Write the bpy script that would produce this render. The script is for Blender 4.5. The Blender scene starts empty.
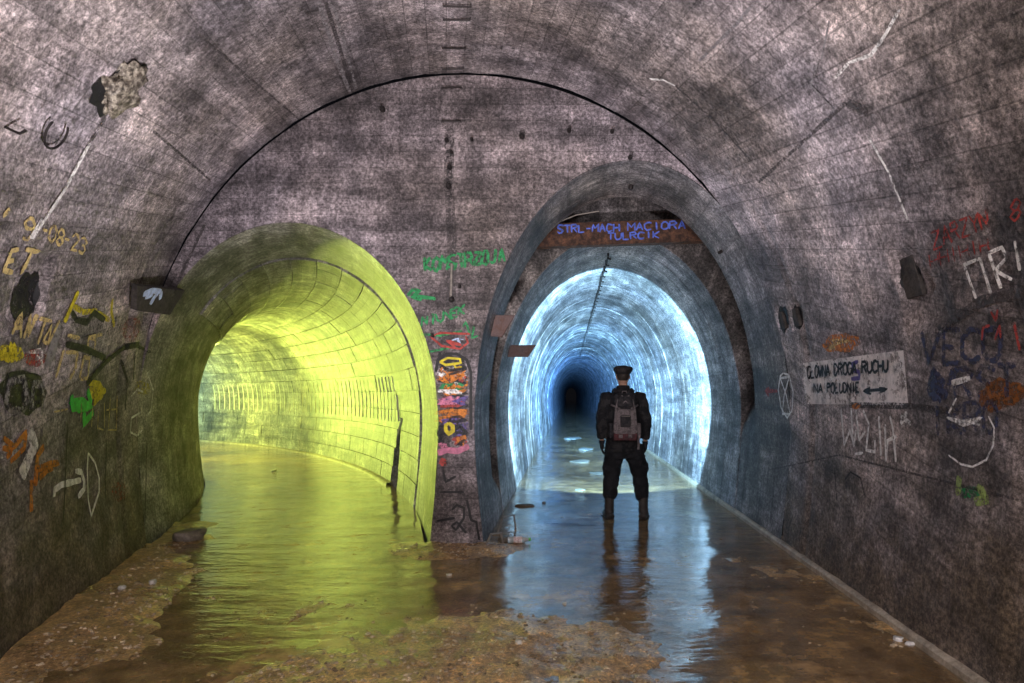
import bpy, bmesh, math, random
import numpy as np
from mathutils import Vector, Matrix, noise
from mathutils.bvhtree import BVHTree

random.seed(7); np.random.seed(7)
S = bpy.context.scene
COL = S.collection
R = math.radians

# ------------------------------------------------------------------ camera
FP, VX, VY, CH = 600.0, 569.0, 395.0, 1.43      # focal px, point at infinity of +Y, camera height
cam = bpy.data.objects.new('camera', bpy.data.cameras.new('camera'))
COL.objects.link(cam)
cam.location = (0, 0, CH); cam.rotation_euler = (R(90), 0, 0)
cam.data.sensor_width = 36; cam.data.lens = FP / 1024 * 36
cam.data.shift_x = -(VX - 512) / 1024; cam.data.shift_y = (VY - 341.5) / 1024
cam.data.clip_start = .05; cam.data.clip_end = 300
S.camera = cam
S.view_settings.view_transform = 'Standard'; S.view_settings.look = 'None'
S.view_settings.gamma = 1; S.view_settings.use_curve_mapping = False
S.view_settings.exposure = 0.0
# ------------------------------------------------------------------ world (a closed tunnel: nothing but faint air)
W = bpy.data.worlds.new('world'); S.world = W; W.use_nodes = True
W.node_tree.nodes['Background'].inputs[0].default_value = (.004, .004, .005, 1)
W.node_tree.nodes['Background'].inputs[1].default_value = 1
# ------------------------------------------------------------------ lamps
def lamp(name, kind, loc, power, color, radius=.1, target=None, angle=None, blend=.15):
    d = bpy.data.lights.new(name, kind); d.energy = power; d.color = color
    d.shadow_soft_size = radius
    if kind == 'SPOT':
        d.spot_size = R(angle); d.spot_blend = blend
    o = bpy.data.objects.new(name, d); COL.objects.link(o); o.location = loc
    if target:
        o.rotation_euler = (Vector(target) - Vector(loc)).to_track_quat('-Z', 'Y').to_euler()
    return o
# added fill: two lamps behind the camera, one floor spot for the vault
lamp('rear_fill_light', 'POINT', (.45, -4.4, 2.6), 540, (1, .94, .95), .35)
lamp('rear_fill_light', 'POINT', (.1, -.5, 3.0), 145, (1, .94, .95), .25)
lamp('vault_fill_spot', 'SPOT', (-.7, 2.2, .15), 680, (1, .93, .96), .12, (-.95, 4.6, 4.2), 115, .9)
# yellow-green work light round the bend of the branch tunnel turned back at the mouth, paler lantern further on
lamp('green_work_light', 'SPOT', (-9.85, 14.72, 1.5), 3600, (.82, 1, .15), .05, (-2.2, 5.7, 1.8), 116, 1.0)
lamp('green_fill_light', 'POINT', (-10.27, 15.83, 1.3), 300, (.82, 1, .15), .05)  # green fill added to brighten the wall beyond the work light
lamp('pale_lantern_light', 'POINT', (-13.9, 18.0, 1.5), 300, (.55, 1, .75), .1)
# lamp on the explorer's chest, pointing down the tunnel: wide spill and a narrow hot beam
for ang, pw, col, bl_ in ((92, 2300, (.36, .72, 1), .10), (46, 17000, (.34, .70, 1), 1), (26, 90000, (.20, .54, 1), 1), (12, 260000, (.08, .33, 1), 1)):
    lamp('chest_lamp_light', 'SPOT', (.63, 7.33, 1.36), pw, col, .03, (.45, 20, 1.5), ang, bl_)

# ------------------------------------------------------------------ helpers
def ray(x, y):
    return Vector(((x - VX) / FP, 1, (VY - y) / FP)).normalized()
CAM = Vector((0, 0, CH))

def tag(o, label=None, cat=None, group=None, kind=None):
    if label: o['label'] = label
    if cat: o['category'] = cat
    if group: o['group'] = group
    if kind: o['kind'] = kind
    return o

def mesh_obj(name, verts, faces, mat=None, parent=None, uvs=None, smooth=True):
    me = bpy.data.meshes.new(name)
    me.from_pydata([tuple(v) for v in verts], [], [tuple(f) for f in faces])
    if smooth:
        me.polygons.foreach_set('use_smooth', [True] * len(me.polygons)); me.set_sharp_from_angle(angle=R(38))
    if uvs is not None:
        l = me.uv_layers.new(name='UVMap')
        idx = np.zeros(len(me.loops), dtype=np.int32); me.loops.foreach_get('vertex_index', idx)
        l.data.foreach_set('uv', np.asarray(uvs, dtype=np.float32)[idx].ravel())
    if mat: me.materials.append(mat)
    me.update()
    o = bpy.data.objects.new(name, me); COL.objects.link(o)
    if parent: o.parent = parent
    return o

def grid_faces(nu, nv, off=0, flip=False):
    f = []
    for i in range(nu - 1):
        for j in range(nv - 1):
            a = off + i * nv + j
            q = (a, a + 1, a + nv + 1, a + nv)
            f.append(q[::-1] if flip else q)
    return f

def empty(name, loc=(0, 0, 0), rz=0):
    o = bpy.data.objects.new(name, None); COL.objects.link(o)
    o.location = loc; o.rotation_euler = (0, 0, rz); o.empty_display_size = .1
    return o

def bm_obj(name, bm, mat, parent=None, smooth=False):
    me = bpy.data.meshes.new(name); bm.to_mesh(me); bm.free()
    if smooth: me.polygons.foreach_set('use_smooth', [True] * len(me.polygons))
    if mat: me.materials.append(mat)
    o = bpy.data.objects.new(name, me); COL.objects.link(o)
    if parent: o.parent = parent
    return o

def tube_geo(pts, rad, n=8, cap=True):
    """verts, faces of a tube; rad = scalar, list, or list of (r1, r2)"""
    P = [Vector(p) for p in pts]; m = len(P)
    V = []; F = []
    ref = None
    for i in range(m):
        t = (P[min(i + 1, m - 1)] - P[max(i - 1, 0)]).normalized()
        if ref is None:
            ref = Vector((0, 1, 0)) if abs(t.y) < .8 else Vector((1, 0, 0))
        a = (ref - t * ref.dot(t)).normalized(); ref = a
        b = t.cross(a)
        r = rad[i] if isinstance(rad, (list, tuple)) else rad
        ra, rb = r if isinstance(r, (list, tuple)) else (r, r)
        for k in range(n):
            an = 2 * math.pi * k / n
            V.append(P[i] + a * (ra * math.cos(an)) + b * (rb * math.sin(an)))
    for i in range(m - 1):
        for k in range(n):
            F.append((i * n + k, i * n + (k + 1) % n, (i + 1) * n + (k + 1) % n, (i + 1) * n + k))
    if cap:
        F.append(tuple(range(n))[::-1]); F.append(tuple((m - 1) * n + k for k in range(n)))
    return V, F

def merge(*geos):
    V = []; F = []
    for v, f in geos:
        o = len(V); V += list(v); F += [tuple(i + o for i in q) for q in f]
    return V, F

def tube(name, pts, rad, mat, parent=None, n=8):
    v, f = tube_geo(pts, rad, n)
    return mesh_obj(name, v, f, mat, parent)

def ball_geo(c, r, nu=10, nv=14):
    rx, ry, rz = r if isinstance(r, (list, tuple)) else (r, r, r)
    V = [Vector((c[0], c[1], c[2] - rz))]; F = []
    for i in range(1, nu):
        ph = -math.pi / 2 + math.pi * i / nu
        for k in range(nv):
            th = 2 * math.pi * k / nv
            V.append(Vector((c[0] + rx * math.cos(ph) * math.cos(th), c[1] + ry * math.cos(ph) * math.sin(th), c[2] + rz * math.sin(ph))))
    V.append(Vector((c[0], c[1], c[2] + rz))); T = len(V) - 1
    for k in range(nv):
        F.append((0, 1 + (k + 1) % nv, 1 + k))
        F.append((T, T - nv + k, T - nv + (k + 1) % nv))
    for i in range(nu - 2):
        for k in range(nv):
            a = 1 + i * nv
            F.append((a + k, a + (k + 1) % nv, a + nv + (k + 1) % nv, a + nv + k))
    return V, F

def box_geo(c, d, rot=None):
    V = []
    for x in (-.5, .5):
        for y in (-.5, .5):
            for z in (-.5, .5):
                p = Vector((x * d[0], y * d[1], z * d[2]))
                if rot: p = rot @ p
                V.append(Vector(c) + p)
    return V, [(0, 1, 3, 2), (4, 6, 7, 5), (0, 4, 5, 1), (2, 3, 7, 6), (0, 2, 6, 4), (1, 5, 7, 3)]

def fuse(name, geo, mat, parent=None, voxel=.012, smooth=4, wrinkle=0, wscale=9):
    """union of closed shapes -> one continuous smooth skin"""
    v, f = geo
    o = mesh_obj(name + '_tmp', v, f)
    m = o.modifiers.new('r', 'REMESH'); m.mode = 'VOXEL'; m.voxel_size = voxel
    s = o.modifiers.new('s', 'SMOOTH'); s.factor = .5; s.iterations = smooth
    dg = bpy.context.evaluated_depsgraph_get()
    me = bpy.data.meshes.new_from_object(o.evaluated_get(dg))
    bpy.data.objects.remove(o)
    me.name = name
    if wrinkle:
        me.update()
        for vv in me.vertices:
            p = Vector(vv.co); n = vv.normal
            q = Vector((p.x * wscale, p.y * wscale, p.z * wscale * 1.8))
            vv.co = p + Vector(n) * wrinkle * noise.fractal(q, 1, 2, 3)
    me.polygons.foreach_set('use_smooth', [True] * len(me.polygons))
    me.materials.clear(); me.materials.append(mat)
    o = bpy.data.objects.new(name, me); COL.objects.link(o)
    if parent: o.parent = parent
    return o

# ------------------------------------------------------------------ materials
class NT:
    def __init__(s, name):
        s.m = bpy.data.materials.new(name); s.m.use_nodes = True
        s.t = s.m.node_tree; s.t.nodes.clear()
        s.out = s.n('ShaderNodeOutputMaterial')
    def n(s, typ, **kw):
        nd = s.t.nodes.new(typ)
        for k, v in kw.items():
            if k in nd.inputs: nd.inputs[k].default_value = v
            else: setattr(nd, k, v)
        return nd
    def l(s, a, b): s.t.links.new(a, b)
    def mapv(s, src, scale, loc=(0, 0, 0)):
        mp = s.n('ShaderNodeMapping'); mp.inputs['Scale'].default_value = scale; mp.inputs['Location'].default_value = loc
        s.l(src, mp.inputs['Vector']); return mp.outputs[0]
    def noise(s, vec, scale, detail=6, rough=.6):
        nd = s.n('ShaderNodeTexNoise'); nd.inputs['Scale'].default_value = scale
        nd.inputs['Detail'].default_value = detail; nd.inputs['Roughness'].default_value = rough
        s.l(vec, nd.inputs['Vector']); return nd.outputs['Fac']
    def ramp(s, fac, stops):
        r = s.n('ShaderNodeValToRGB'); e = r.color_ramp.elements
        while len(e) < len(stops): e.new(.5)
        for i, (p, c) in enumerate(stops):
            e[i].position = p; e[i].color = (c, c, c, 1) if isinstance(c, (int, float)) else (*c, 1)
        s.l(fac, r.inputs[0]); return r.outputs[0]
    def mix(s, a, b, fac=1.0, mode='MULTIPLY'):
        m = s.n('ShaderNodeMix', data_type='RGBA', blend_type=mode)
        for v, i in ((fac, 0), (a, 6), (b, 7)):
            if hasattr(v, 'links'): s.l(v, m.inputs[i])
            elif i == 0: m.inputs[0].default_value = v
            else: m.inputs[i].default_value = (*v, 1)
        return m.outputs[2]
    def math(s, op, a, b=0.0):
        m = s.n('ShaderNodeMath', operation=op)
        for v, i in ((a, 0), (b, 1)):
            if hasattr(v, 'links'): s.l(v, m.inputs[i])
            else: m.inputs[i].default_value = v
        return m.outputs[0]
    def bump(s, h, strength=.5, dist=.01, prev=None):
        b = s.n('ShaderNodeBump'); b.inputs['Strength'].default_value = strength; b.inputs['Distance'].default_value = dist
        s.l(h, b.inputs['Height'])
        if prev: s.l(prev, b.inputs['Normal'])
        return b.outputs[0]
    def principled(s, col, rough=.7, nrm=None, metal=0, spec=.5):
        p = s.n('ShaderNodeBsdfPrincipled')
        for v, k in ((col, 'Base Color'), (rough, 'Roughness'), (metal, 'Metallic'), (spec, 'Specular IOR Level')):
            if hasattr(v, 'links'): s.l(v, p.inputs[k])
            else: p.inputs[k].default_value = (*v, 1) if isinstance(v, tuple) else v
        if nrm: s.l(nrm, p.inputs['Normal'])
        s.l(p.outputs[0], s.out.inputs[0])
        return p

def concrete(name, base, board=(1.6, .11), boardmix=.5, streak=.5, dirt=None, speck=.35, rough=.62, fine=1.0, dirt_h=(1.1, .1)):
    """board-marked cast concrete; UV is in metres: u along the boards, v across them"""
    k = NT(name)
    tc = k.n('ShaderNodeTexCoord'); ob = tc.outputs['Object']; uv = tc.outputs['UV']
    wob = k.n('ShaderNodeTexNoise'); wob.inputs['Scale'].default_value = 1.7; k.l(ob, wob.inputs['Vector'])
    uvw = k.mix(uv, wob.outputs['Color'], .012, 'ADD')
    br = k.n('ShaderNodeTexBrick')
    k.l(uvw, br.inputs['Vector'])
    br.inputs['Scale'].default_value = 1; br.inputs['Brick Width'].default_value = board[0]; br.inputs['Row Height'].default_value = board[1]
    br.inputs['Mortar Size'].default_value = .0045; br.inputs['Mortar Smooth'].default_value = .3
    br.inputs['Color1'].default_value = (.62, .62, .62, 1); br.inputs['Color2'].default_value = (1.12, 1.1, 1.12, 1)
    br.inputs['Mortar'].default_value = (.3, .3, .3, 1); br.inputs['Bias'].default_value = 0
    big = k.ramp(k.noise(ob, .75, 8, .65), [(.36, .45), (.5, .95), (.64, 1.5)])
    mid = k.ramp(k.noise(ob, 4, 8, .75), [(.36, .42), (.5, 1), (.64, 1.8)])
    fin = k.ramp(k.noise(ob, 34, 8, .9), [(.40, .2), (.5, 1), (.60, 2.5)])
    grain = k.ramp(k.noise(k.mapv(uv, (1.2, 40, 1)), 2.2, 5, .75), [(.36, .5), (.5, 1), (.64, 1.6)])
    drip = k.ramp(k.noise(k.mapv(uv, (9, .55, 1)), 1.3, 6, .7), [(.38, .35), (.5, 1), (.64, 1.6)])
    c = k.mix(base, br.outputs['Color'], boardmix)
    band = k.ramp(k.noise(k.mapv(uv, (.4, 2.8, 1)), 1.5, 6, .65), [(.38, .5), (.5, 1), (.62, 1.6)])
    c = k.mix(c, band, .75); c = k.mix(c, big); c = k.mix(c, mid, .85); c = k.mix(c, fin, .95); c = k.mix(c, grain, .3); c = k.mix(c, drip, streak)
    # hue drift: mauve <-> brown
    hue = k.ramp(k.noise(ob, .5, 3), [(.38, (.98, .97, 1.06)), (.62, (1.08, .98, .86))])
    c = k.mix(c, hue, .7)
    if dirt:   # damp mud splash low on the walls, broken outline
        sp = k.n('ShaderNodeSeparateXYZ'); k.l(ob, sp.inputs[0])
        h = k.math('ADD', sp.outputs['Z'], k.math('MULTIPLY', k.math('SUBTRACT', k.noise(ob, 2.2, 8, .75), .5), 2.6))
        mr = k.n('ShaderNodeMapRange', clamp=True); k.l(h, mr.inputs[0])
        mr.inputs[1].default_value = dirt_h[1]; mr.inputs[2].default_value = dirt_h[0]; mr.inputs[3].default_value = .85; mr.inputs[4].default_value = 0
        dc = k.mix(dirt, fin, .9); dc = k.mix(dc, mid, .9)
        c = k.mix(c, dc, mr.outputs[0], 'MIX')
    if speck:
        vo = k.n('ShaderNodeTexVoronoi'); vo.inputs['Scale'].default_value = 38; k.l(ob, vo.inputs['Vector'])
        s1 = k.ramp(vo.outputs['Distance'], [(.08, 1), (.2, 0)])
        s2 = k.ramp(k.noise(ob, 1.6, 5), [(.52, 0), (.66, 1)])
        c = k.mix(c, (.62, .58, .54), k.math('MULTIPLY', k.math('MULTIPLY', s1, s2), speck), 'MIX')
    b = k.bump(k.noise(ob, 30, 8, .7), .55, .012)
    b = k.bump(br.outputs['Fac'], .5, -.006, b)
    b = k.bump(k.noise(k.mapv(uv, (1.2, 55, 1)), 2.2, 5, .7), .12, .006, b)
    k.principled(c, rough, b, 0, .4)
    return k.m

def plain(name, col, rough=.7, var=.5, scale=12, metal=0, bump=.3, spec=.4, col2=None):
    k = NT(name); ob = k.n('ShaderNodeTexCoord').outputs['Object']
    nz = k.noise(ob, scale, 7, .7)
    if col2: c = k.mix(col, col2, k.ramp(nz, [(.42, 0), (.6, 1)]), 'MIX')
    else: c = col
    c = k.mix(c, k.ramp(nz, [(.3, 1 - var), (.7, 1 + var)]))
    c = k.mix(c, k.ramp(k.noise(ob, scale * 6, 4, .7), [(.3, 1 - var * .6), (.7, 1 + var * .6)]))
    k.principled(c, rough, k.bump(nz, bump, .006), metal, spec)
    return k.m

def paint(name, col, wear=.42, rough=.6):
    """spray paint, worn through in places"""
    k = NT(name); ob = k.n('ShaderNodeTexCoord').outputs['Object']
    c = k.mix(col, k.ramp(k.noise(ob, 22, 5), [(.3, .55), (.7, 1.3)]))
    p = k.n('ShaderNodeBsdfPrincipled'); k.l(c, p.inputs['Base Color']); p.inputs['Roughness'].default_value = rough
    tr = k.n('ShaderNodeBsdfTransparent'); mx = k.n('ShaderNodeMixShader')
    k.l(k.ramp(k.noise(ob, 34, 6, .75), [(wear - .08, 0), (wear + .06, 1)]), mx.inputs[0])
    k.l(tr.outputs[0], mx.inputs[1]); k.l(p.outputs[0], mx.inputs[2]); k.l(mx.outputs[0], k.out.inputs[0])
    return k.m

M = {}
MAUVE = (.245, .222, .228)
BROWN = (.085, .060, .033)
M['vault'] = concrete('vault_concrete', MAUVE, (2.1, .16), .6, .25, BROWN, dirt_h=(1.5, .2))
M['end'] = concrete('end_wall_concrete', (.165, .145, .150), (3.2, .15), .55, .25, None, dirt_h=(.5, .05))  # darker than the vault: arch-edge shade put into the base colour
M['ltun'] = concrete('branch_tunnel_concrete', (.20, .195, .175), (.9, .3), .25, .4, None, speck=.8)
M['panel'] = concrete('branch_panel_concrete', (.20, .195, .175), (3, .15), .3, .45, None, speck=.2)
M['rtun'] = concrete('main_tunnel_concrete', (.26, .25, .26), (1.0, .22), .45, .55, None, dirt_h=(.6, .05))
M['rust'] = plain('rusted_steel', (.075, .042, .032), .7, .6, 14, .25, .4, .4, (.13, .062, .038))
M['plate'] = plain('rusted_plate', (.16, .11, .105), .65, .4, 14, .2, .3, .4, (.10, .055, .045))
M['darkmetal'] = plain('dark_iron', (.035, .03, .03), .55, .5, 20, .5)
M['anchor'] = plain('dark_steel', (.05, .043, .04), .75, .7, 18)  # near-black steel for the slot plates and the arrow plate
M['wire'] = plain('grey_wire', (.30, .27, .24), .5, .4, 20, .4)
M['stone'] = plain('wet_rubble', (.17, .14, .11), .55, .6, 16)
M['silt'] = plain('tunnel_silt', (.20, .19, .17), .6, .6, 9)
M['palestone'] = plain('pale_silt', (.50, .47, .42), .6, .4, 9)
M['curb'] = plain('curb_concrete', (.40, .34, .26), .55, .5, 7)

def mud_material():
    k = NT('wet_mud'); ob = k.n('ShaderNodeTexCoord').outputs['Object']
    a = k.noise(ob, 1.3, 8, .65); b = k.noise(ob, 11, 8, .75); c3 = k.noise(ob, 55, 5, .75)
    c = k.mix((.30, .185, .085), (.56, .36, .145), k.ramp(a, [(.38, 0), (.62, 1)]), 'MIX')
    c = k.mix(c, k.ramp(b, [(.3, .35), (.5, 1), (.7, 1.7)])); c = k.mix(c, k.ramp(c3, [(.32, .4), (.5, 1), (.68, 2.0)]))
    vo = k.n('ShaderNodeTexVoronoi'); vo.inputs['Scale'].default_value = 26; k.l(ob, vo.inputs['Vector'])
    sp = k.math('MULTIPLY', k.ramp(vo.outputs['Distance'], [(.10, 1), (.2, 0)]), k.ramp(b, [(.5, 0), (.62, 1)]))
    c = k.mix(c, (.42, .31, .17), k.math('MULTIPLY', sp, .7), 'MIX')
    mp = k.principled(c, k.ramp(a, [(.4, .22), (.6, .5)]), k.bump(c3, .5, .012, k.bump(b, .7, .03)), 0, .5); mp.inputs['Coat Weight'].default_value = .5; mp.inputs['Coat Roughness'].default_value = .12
    return k.m
M['mud'] = mud_material()

def water_material():
    k = NT('tunnel_water'); ob = k.n('ShaderNodeTexCoord').outputs['Object']
    r1 = k.noise(k.mapv(ob, (.8, 2.4, 1)), 2.2, 5, .6)
    r2 = k.noise(k.mapv(ob, (1, 1.8, 1)), 13, 3, .6)
    amt = k.ramp(k.noise(ob, .6, 3), [(.38, .15), (.62, 1)])
    b = k.bump(k.math('MULTIPLY', r1, amt), .20, .12)
    b = k.bump(k.math('MULTIPLY', r2, amt), .22, .02, b)
    fr = k.n('ShaderNodeFresnel'); fr.inputs['IOR'].default_value = 2.25; k.l(b, fr.inputs['Normal'])
    gl = k.n('ShaderNodeBsdfGlossy'); gl.inputs['Roughness'].default_value = .045; gl.inputs['Color'].default_value = (1, 1, 1, 1); k.l(b, gl.inputs['Normal'])
    trn = k.n('ShaderNodeBsdfTransparent'); trn.inputs['Color'].default_value = (.90, .85, .70, 1)
    df = k.n('ShaderNodeBsdfDiffuse'); k.l(k.mix((.36, .225, .095), k.ramp(k.noise(ob, 5, 8, .7), [(.36, .5), (.5, 1), (.62, 1.6)])), df.inputs[0]); k.l(b, df.inputs['Normal'])
    tr = k.n('ShaderNodeMixShader'); k.l(k.ramp(k.noise(ob, 1.1, 7, .7), [(.4, .35), (.6, .85)]), tr.inputs[0]); k.l(trn.outputs[0], tr.inputs[1]); k.l(df.outputs[0], tr.inputs[2])
    mx = k.n('ShaderNodeMixShader'); k.l(fr.outputs[0], mx.inputs[0]); k.l(tr.outputs[0], mx.inputs[1]); k.l(gl.outputs[0], mx.inputs[2])
    k.l(mx.outputs[0], k.out.inputs[0])
    return k.m
M['water'] = water_material()

# ------------------------------------------------------------------ the tunnels
YE = 5.7                                        # plane of the end wall with the two mouths
Z0 = 1.2                                        # height where the arch springs
def sm(a, b, t):
    t = min(1, max(0, (t - a) / (b - a))); return t * t * (3 - 2 * t)

def profile(a, H, n, bf=.94, zb=-.12):
    """(dx, z) from the left foot over the crown to the right foot, evenly spaced"""
    P = []
    for i in range(41):
        z = zb + (Z0 - zb) * i / 41
        P.append((-a * (bf + (1 - bf) * math.sin(math.pi / 2 * max(0, z) / Z0)), z))
    for i in range(241):
        t = math.pi - math.pi * i / 240
        P.append((a * math.cos(t), Z0 + (H - Z0) * math.sin(t)))
    P += [(-x, z) for x, z in P[:41]][::-1]
    P = np.array(P); L = np.r_[0, np.cumsum(np.hypot(*np.diff(P, axis=0).T))]
    s = np.linspace(0, L[-1], n)
    return np.c_[np.interp(s, L, P[:, 0]), np.interp(s, L, P[:, 1])], s - L[-1] / 2

def chamber_section(y):
    xl = -4.1 + .404 * (YE - y)
    xl = min(xl, -.9) if y > -2.4 else -.9
    H = 3.45 + 1.05 * max(0, min(1, (y + 2.2) / (YE + 2.2)))
    return (xl + 2.1) / 2, (2.1 - xl) / 2, H

# chamber: loft of arches
NP = 220
ys = list(np.arange(-13, -1, .5)) + list(np.linspace(-1, YE, 150))
PV = np.zeros((len(ys), NP, 3)); UV = np.zeros((len(ys), NP, 2))
for i, y in enumerate(ys):
    c, a, H = chamber_section(y)
    pr, s = profile(a, H, NP, 1 - .09 / a)
    PV[i, :, 0] = c + pr[:, 0]; PV[i, :, 1] = y; PV[i, :, 2] = pr[:, 1]
    UV[i, :, 0] = y; UV[i, :, 1] = s
def normals(P):
    du = np.gradient(P, axis=0); dv = np.gradient(P, axis=1)
    n = np.cross(dv, du); n /= np.linalg.norm(n, axis=2, keepdims=True) + 1e-9
    return n
NV = normals(PV)
if NV[-5, NP // 2, 2] < 0: NV = -NV            # outward (into the rock)
tmp_bvh = BVHTree.FromPolygons([tuple(p) for p in PV.reshape(-1, 3)], grid_faces(len(ys), NP))
def hit0(x, y):
    return tmp_bvh.ray_cast(CAM, ray(x, y))[0]
# real hollows in the concrete: a broken-out hole and slots cast for brackets
HOLES = []
SLOTS = [(hit0(910, 276), .13, .26, .035), (hit0(784, 319), .07, .17, .03), (hit0(798, 316), .07, .17, .03), (hit0(26, 300), .20, .26, .03)]
for i in range(len(ys)):
    if ys[i] < -1: continue
    for j in range(NP):
        p = Vector(PV[i, j]); n = NV[i, j]
        d = .012 * noise.fractal(p * 1.3, 1, 2, 4) + .006 * noise.noise(p * 9)
        # casting joints: shallow rings every 2.4 m and a long joint at the springing
        yy = ys[i] - .35
        g = abs((yy + 1.2) % 2.4 - 1.2)
        d += .018 * math.exp(-(g / .03) ** 2)
        for q, r, dep, _ in HOLES:
            if q is None: continue
            dd = (p - q).length / (r * (1 + .45 * noise.noise(p * 7)))
            if dd < 1.1: d += dep * (1 - sm(.8, 1.1, dd)) * (.7 + 1.3 * noise.noise(p * 17))
        for q, hx, hz, dep in SLOTS:
            if q is None: continue
            u = abs(p.y - q.y) / hx; w = abs(p.z - q.z) / (hz * .6)
            d += dep * (1 - sm(.8, 1.05, u)) * (1 - sm(.8, 1.05, w))
        PV[i, j] = np.array(p) + n * d
# pieces of the vault
ent = []                                          # (bvh, object) used to put paint and iron on the walls
def add_bvh(o):
    me = o.data
    ent.append((BVHTree.FromPolygons([v.co[:] for v in me.vertices], [p.vertices[:] for p in me.polygons]), o))
def slab(name, j0, j1):
    v = PV[:, j0:j1 + 1].reshape(-1, 3); u = UV[:, j0:j1 + 1].reshape(-1, 2)
    o = mesh_obj(name, v, grid_faces(len(ys), j1 + 1 - j0), M['vault'], None, u)
    o['kind'] = 'structure'; add_bvh(o)
    return o
wall_left = slab('wall_left', 0, 66); wall_left['label'] = 'graffiti-covered curved concrete wall on the left'
ceiling = slab('ceiling', 66, 153); ceiling['label'] = 'board-marked concrete vault over the junction'
wall_right = slab('wall_right', 153, NP - 1); wall_right['label'] = 'curved concrete wall with the painted direction sign'

# end wall (tympanum and pillar) between chamber outline and the two mouths
LM = dict(c=-2.67, a=1.43, H=3.07); RM = dict(c=.60, a=1.50, H=3.66)
def half(m, z, bf=.94):
    a, H = m['a'], m['H']
    if z >= H: return 0
    if z >= Z0: return a * math.sqrt(max(0, 1 - ((z - Z0) / (H - Z0)) ** 2))
    return a * (bf + (1 - bf) * math.sin(math.pi / 2 * max(0, z) / Z0))
def top(m, x):
    d = abs(x - m['c']) / m['a']
    return Z0 + (m['H'] - Z0) * math.sqrt(1 - d * d) if d < 1 else None
cc, ca, cH = chamber_section(YE)
CHM = dict(c=cc, a=ca, H=cH)
V = []; F = []; U = []
def wav(x, z):
    return YE + .010 * noise.fractal(Vector((x, 3, z)) * 1.4, 1, 2, 4) * sm(0, .15, min(abs(abs(x - LM['c']) - half(LM, z)), abs(abs(x - RM['c']) - half(RM, z))))
xs = sorted(set(np.round(np.r_[np.linspace(cc - ca + .002, cc + ca - .002, 150), LM['c'] - LM['a'], LM['c'] + LM['a'], RM['c'] - RM['a'], RM['c'] + RM['a']], 5)))
xs = [x for x in xs if x <= RM['c'] + RM['a']]
NZ = 60
for x in xs:
    lo = top(LM, x)
    if lo is None: lo = top(RM, x)
    if lo is None: lo = Z0
    hi = top(CHM, x) or lo
    hi = max(hi - .03, lo + .001)
    for j in range(NZ):
        z = lo + (hi - lo) * j / (NZ - 1)
        V.append((x, wav(x, z), z)); U.append((x, z))
F += grid_faces(len(xs), NZ, 0, True)
off = len(V); NR = 40
for i in range(NR):                                # pillar below the springing
    z = -.12 + (Z0 + .12) * i / (NR - 1)
    x0 = LM['c'] + half(LM, z); x1 = RM['c'] - half(RM, z)
    for j in range(14):
        t = j / 13; x = x0 + (x1 - x0) * t
        flare = .10 * sm(.55, 0, z) * math.sin(math.pi * t) if z < .55 else 0
        V.append((x, wav(x, z) - flare, z)); U.append((x, z))
F += grid_faces(NR, 14, off)
off = len(V)
for i in range(NR):                                # sliver between branch mouth and left wall
    z = -.12 + (Z0 + .12) * i / (NR - 1)
    for x in (CHM['c'] - half(CHM, z, 1 - .09 / ca) - .015, LM['c'] - half(LM, z)):
        V.append((x, YE, z)); U.append((x, z))
F += grid_faces(NR, 2, off)
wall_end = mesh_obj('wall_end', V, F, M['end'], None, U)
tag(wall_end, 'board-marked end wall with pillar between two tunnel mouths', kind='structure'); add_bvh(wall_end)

# ---- main (right) tunnel: front ring, door slot, then rings of lining
def loft(name, secs, n, mat, parent=None, disp=.008):
    """secs: (centre, right vector, a, H, u, extra(dx,z)->radial)"""
    P = np.zeros((len(secs), n, 3)); Q = np.zeros((len(secs), n, 2))
    for i, (c, rv, a, H, u, ex) in enumerate(secs):
        pr, s = profile(a, H, n)
        for j in range(n):
            dx, z = pr[j]
            if ex:
                r = Vector((dx, (z - Z0))).normalized() if z > Z0 else Vector((math.copysign(1, dx), 0))
                e = ex(dx, z); dx += r.x * e; z += r.y * e
            p = Vector((c[0] + rv[0] * dx, c[1] + rv[1] * dx, z))
            if disp:
                k = disp * noise.fractal(p * 1.6, 1, 2, 4)
                p.x += k * rv[0] * (1 if dx > 0 else -1); p.z += k * .5
            P[i, j] = p; Q[i, j] = (u, s[j])
    o = mesh_obj(name, P.reshape(-1, 3), grid_faces(len(secs), n), mat, parent, Q.reshape(-1, 2))
    return o
X1 = (1, 0)
def slotdepth(dx, z):
    return .34 * (sm(.9, 1.9, z) if dx > 0 else sm(.2, 1.0, z))
M['mouth'] = concrete('dark_mouth_concrete', (.145, .135, .135), (1.0, .22), .45, .55, None)  # mouth ring in a darker base than the tunnel lining
secs = []
for y in np.linspace(YE, 6.76, 14): secs.append(((RM['c'], y), X1, 1.5, 3.66, y, None))
for y in np.linspace(6.762, 7.3, 8): secs.append(((RM['c'], y), X1, 1.5, 3.62, y, slotdepth))
wall_mouth = loft('wall_right_mouth', secs + [((RM['c'], 7.303), X1, 1.5, 3.40, 7.3, None)], 90, M['mouth'])
tag(wall_mouth, 'dark concrete ring and door slot at the right tunnel mouth', kind='structure'); add_bvh(wall_mouth)
secs = []
for y in (7.302,): secs.append(((RM['c'], y), X1, 1.5, 3.40, y, None))
for y in list(np.linspace(7.34, 34, 70)) + list(np.linspace(36, 170, 24)): secs.append(((RM['c'], y), X1, 1.53 if y < 33 else 1.5, 3.43 if y < 33 else 3.40, y, None))
wall_rt = loft('wall_right_tunnel', secs, 90, M['rtun'])
tag(wall_rt, 'concrete lining of the straight tunnel lit blue', kind='structure')
y1 = 7.31
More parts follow.
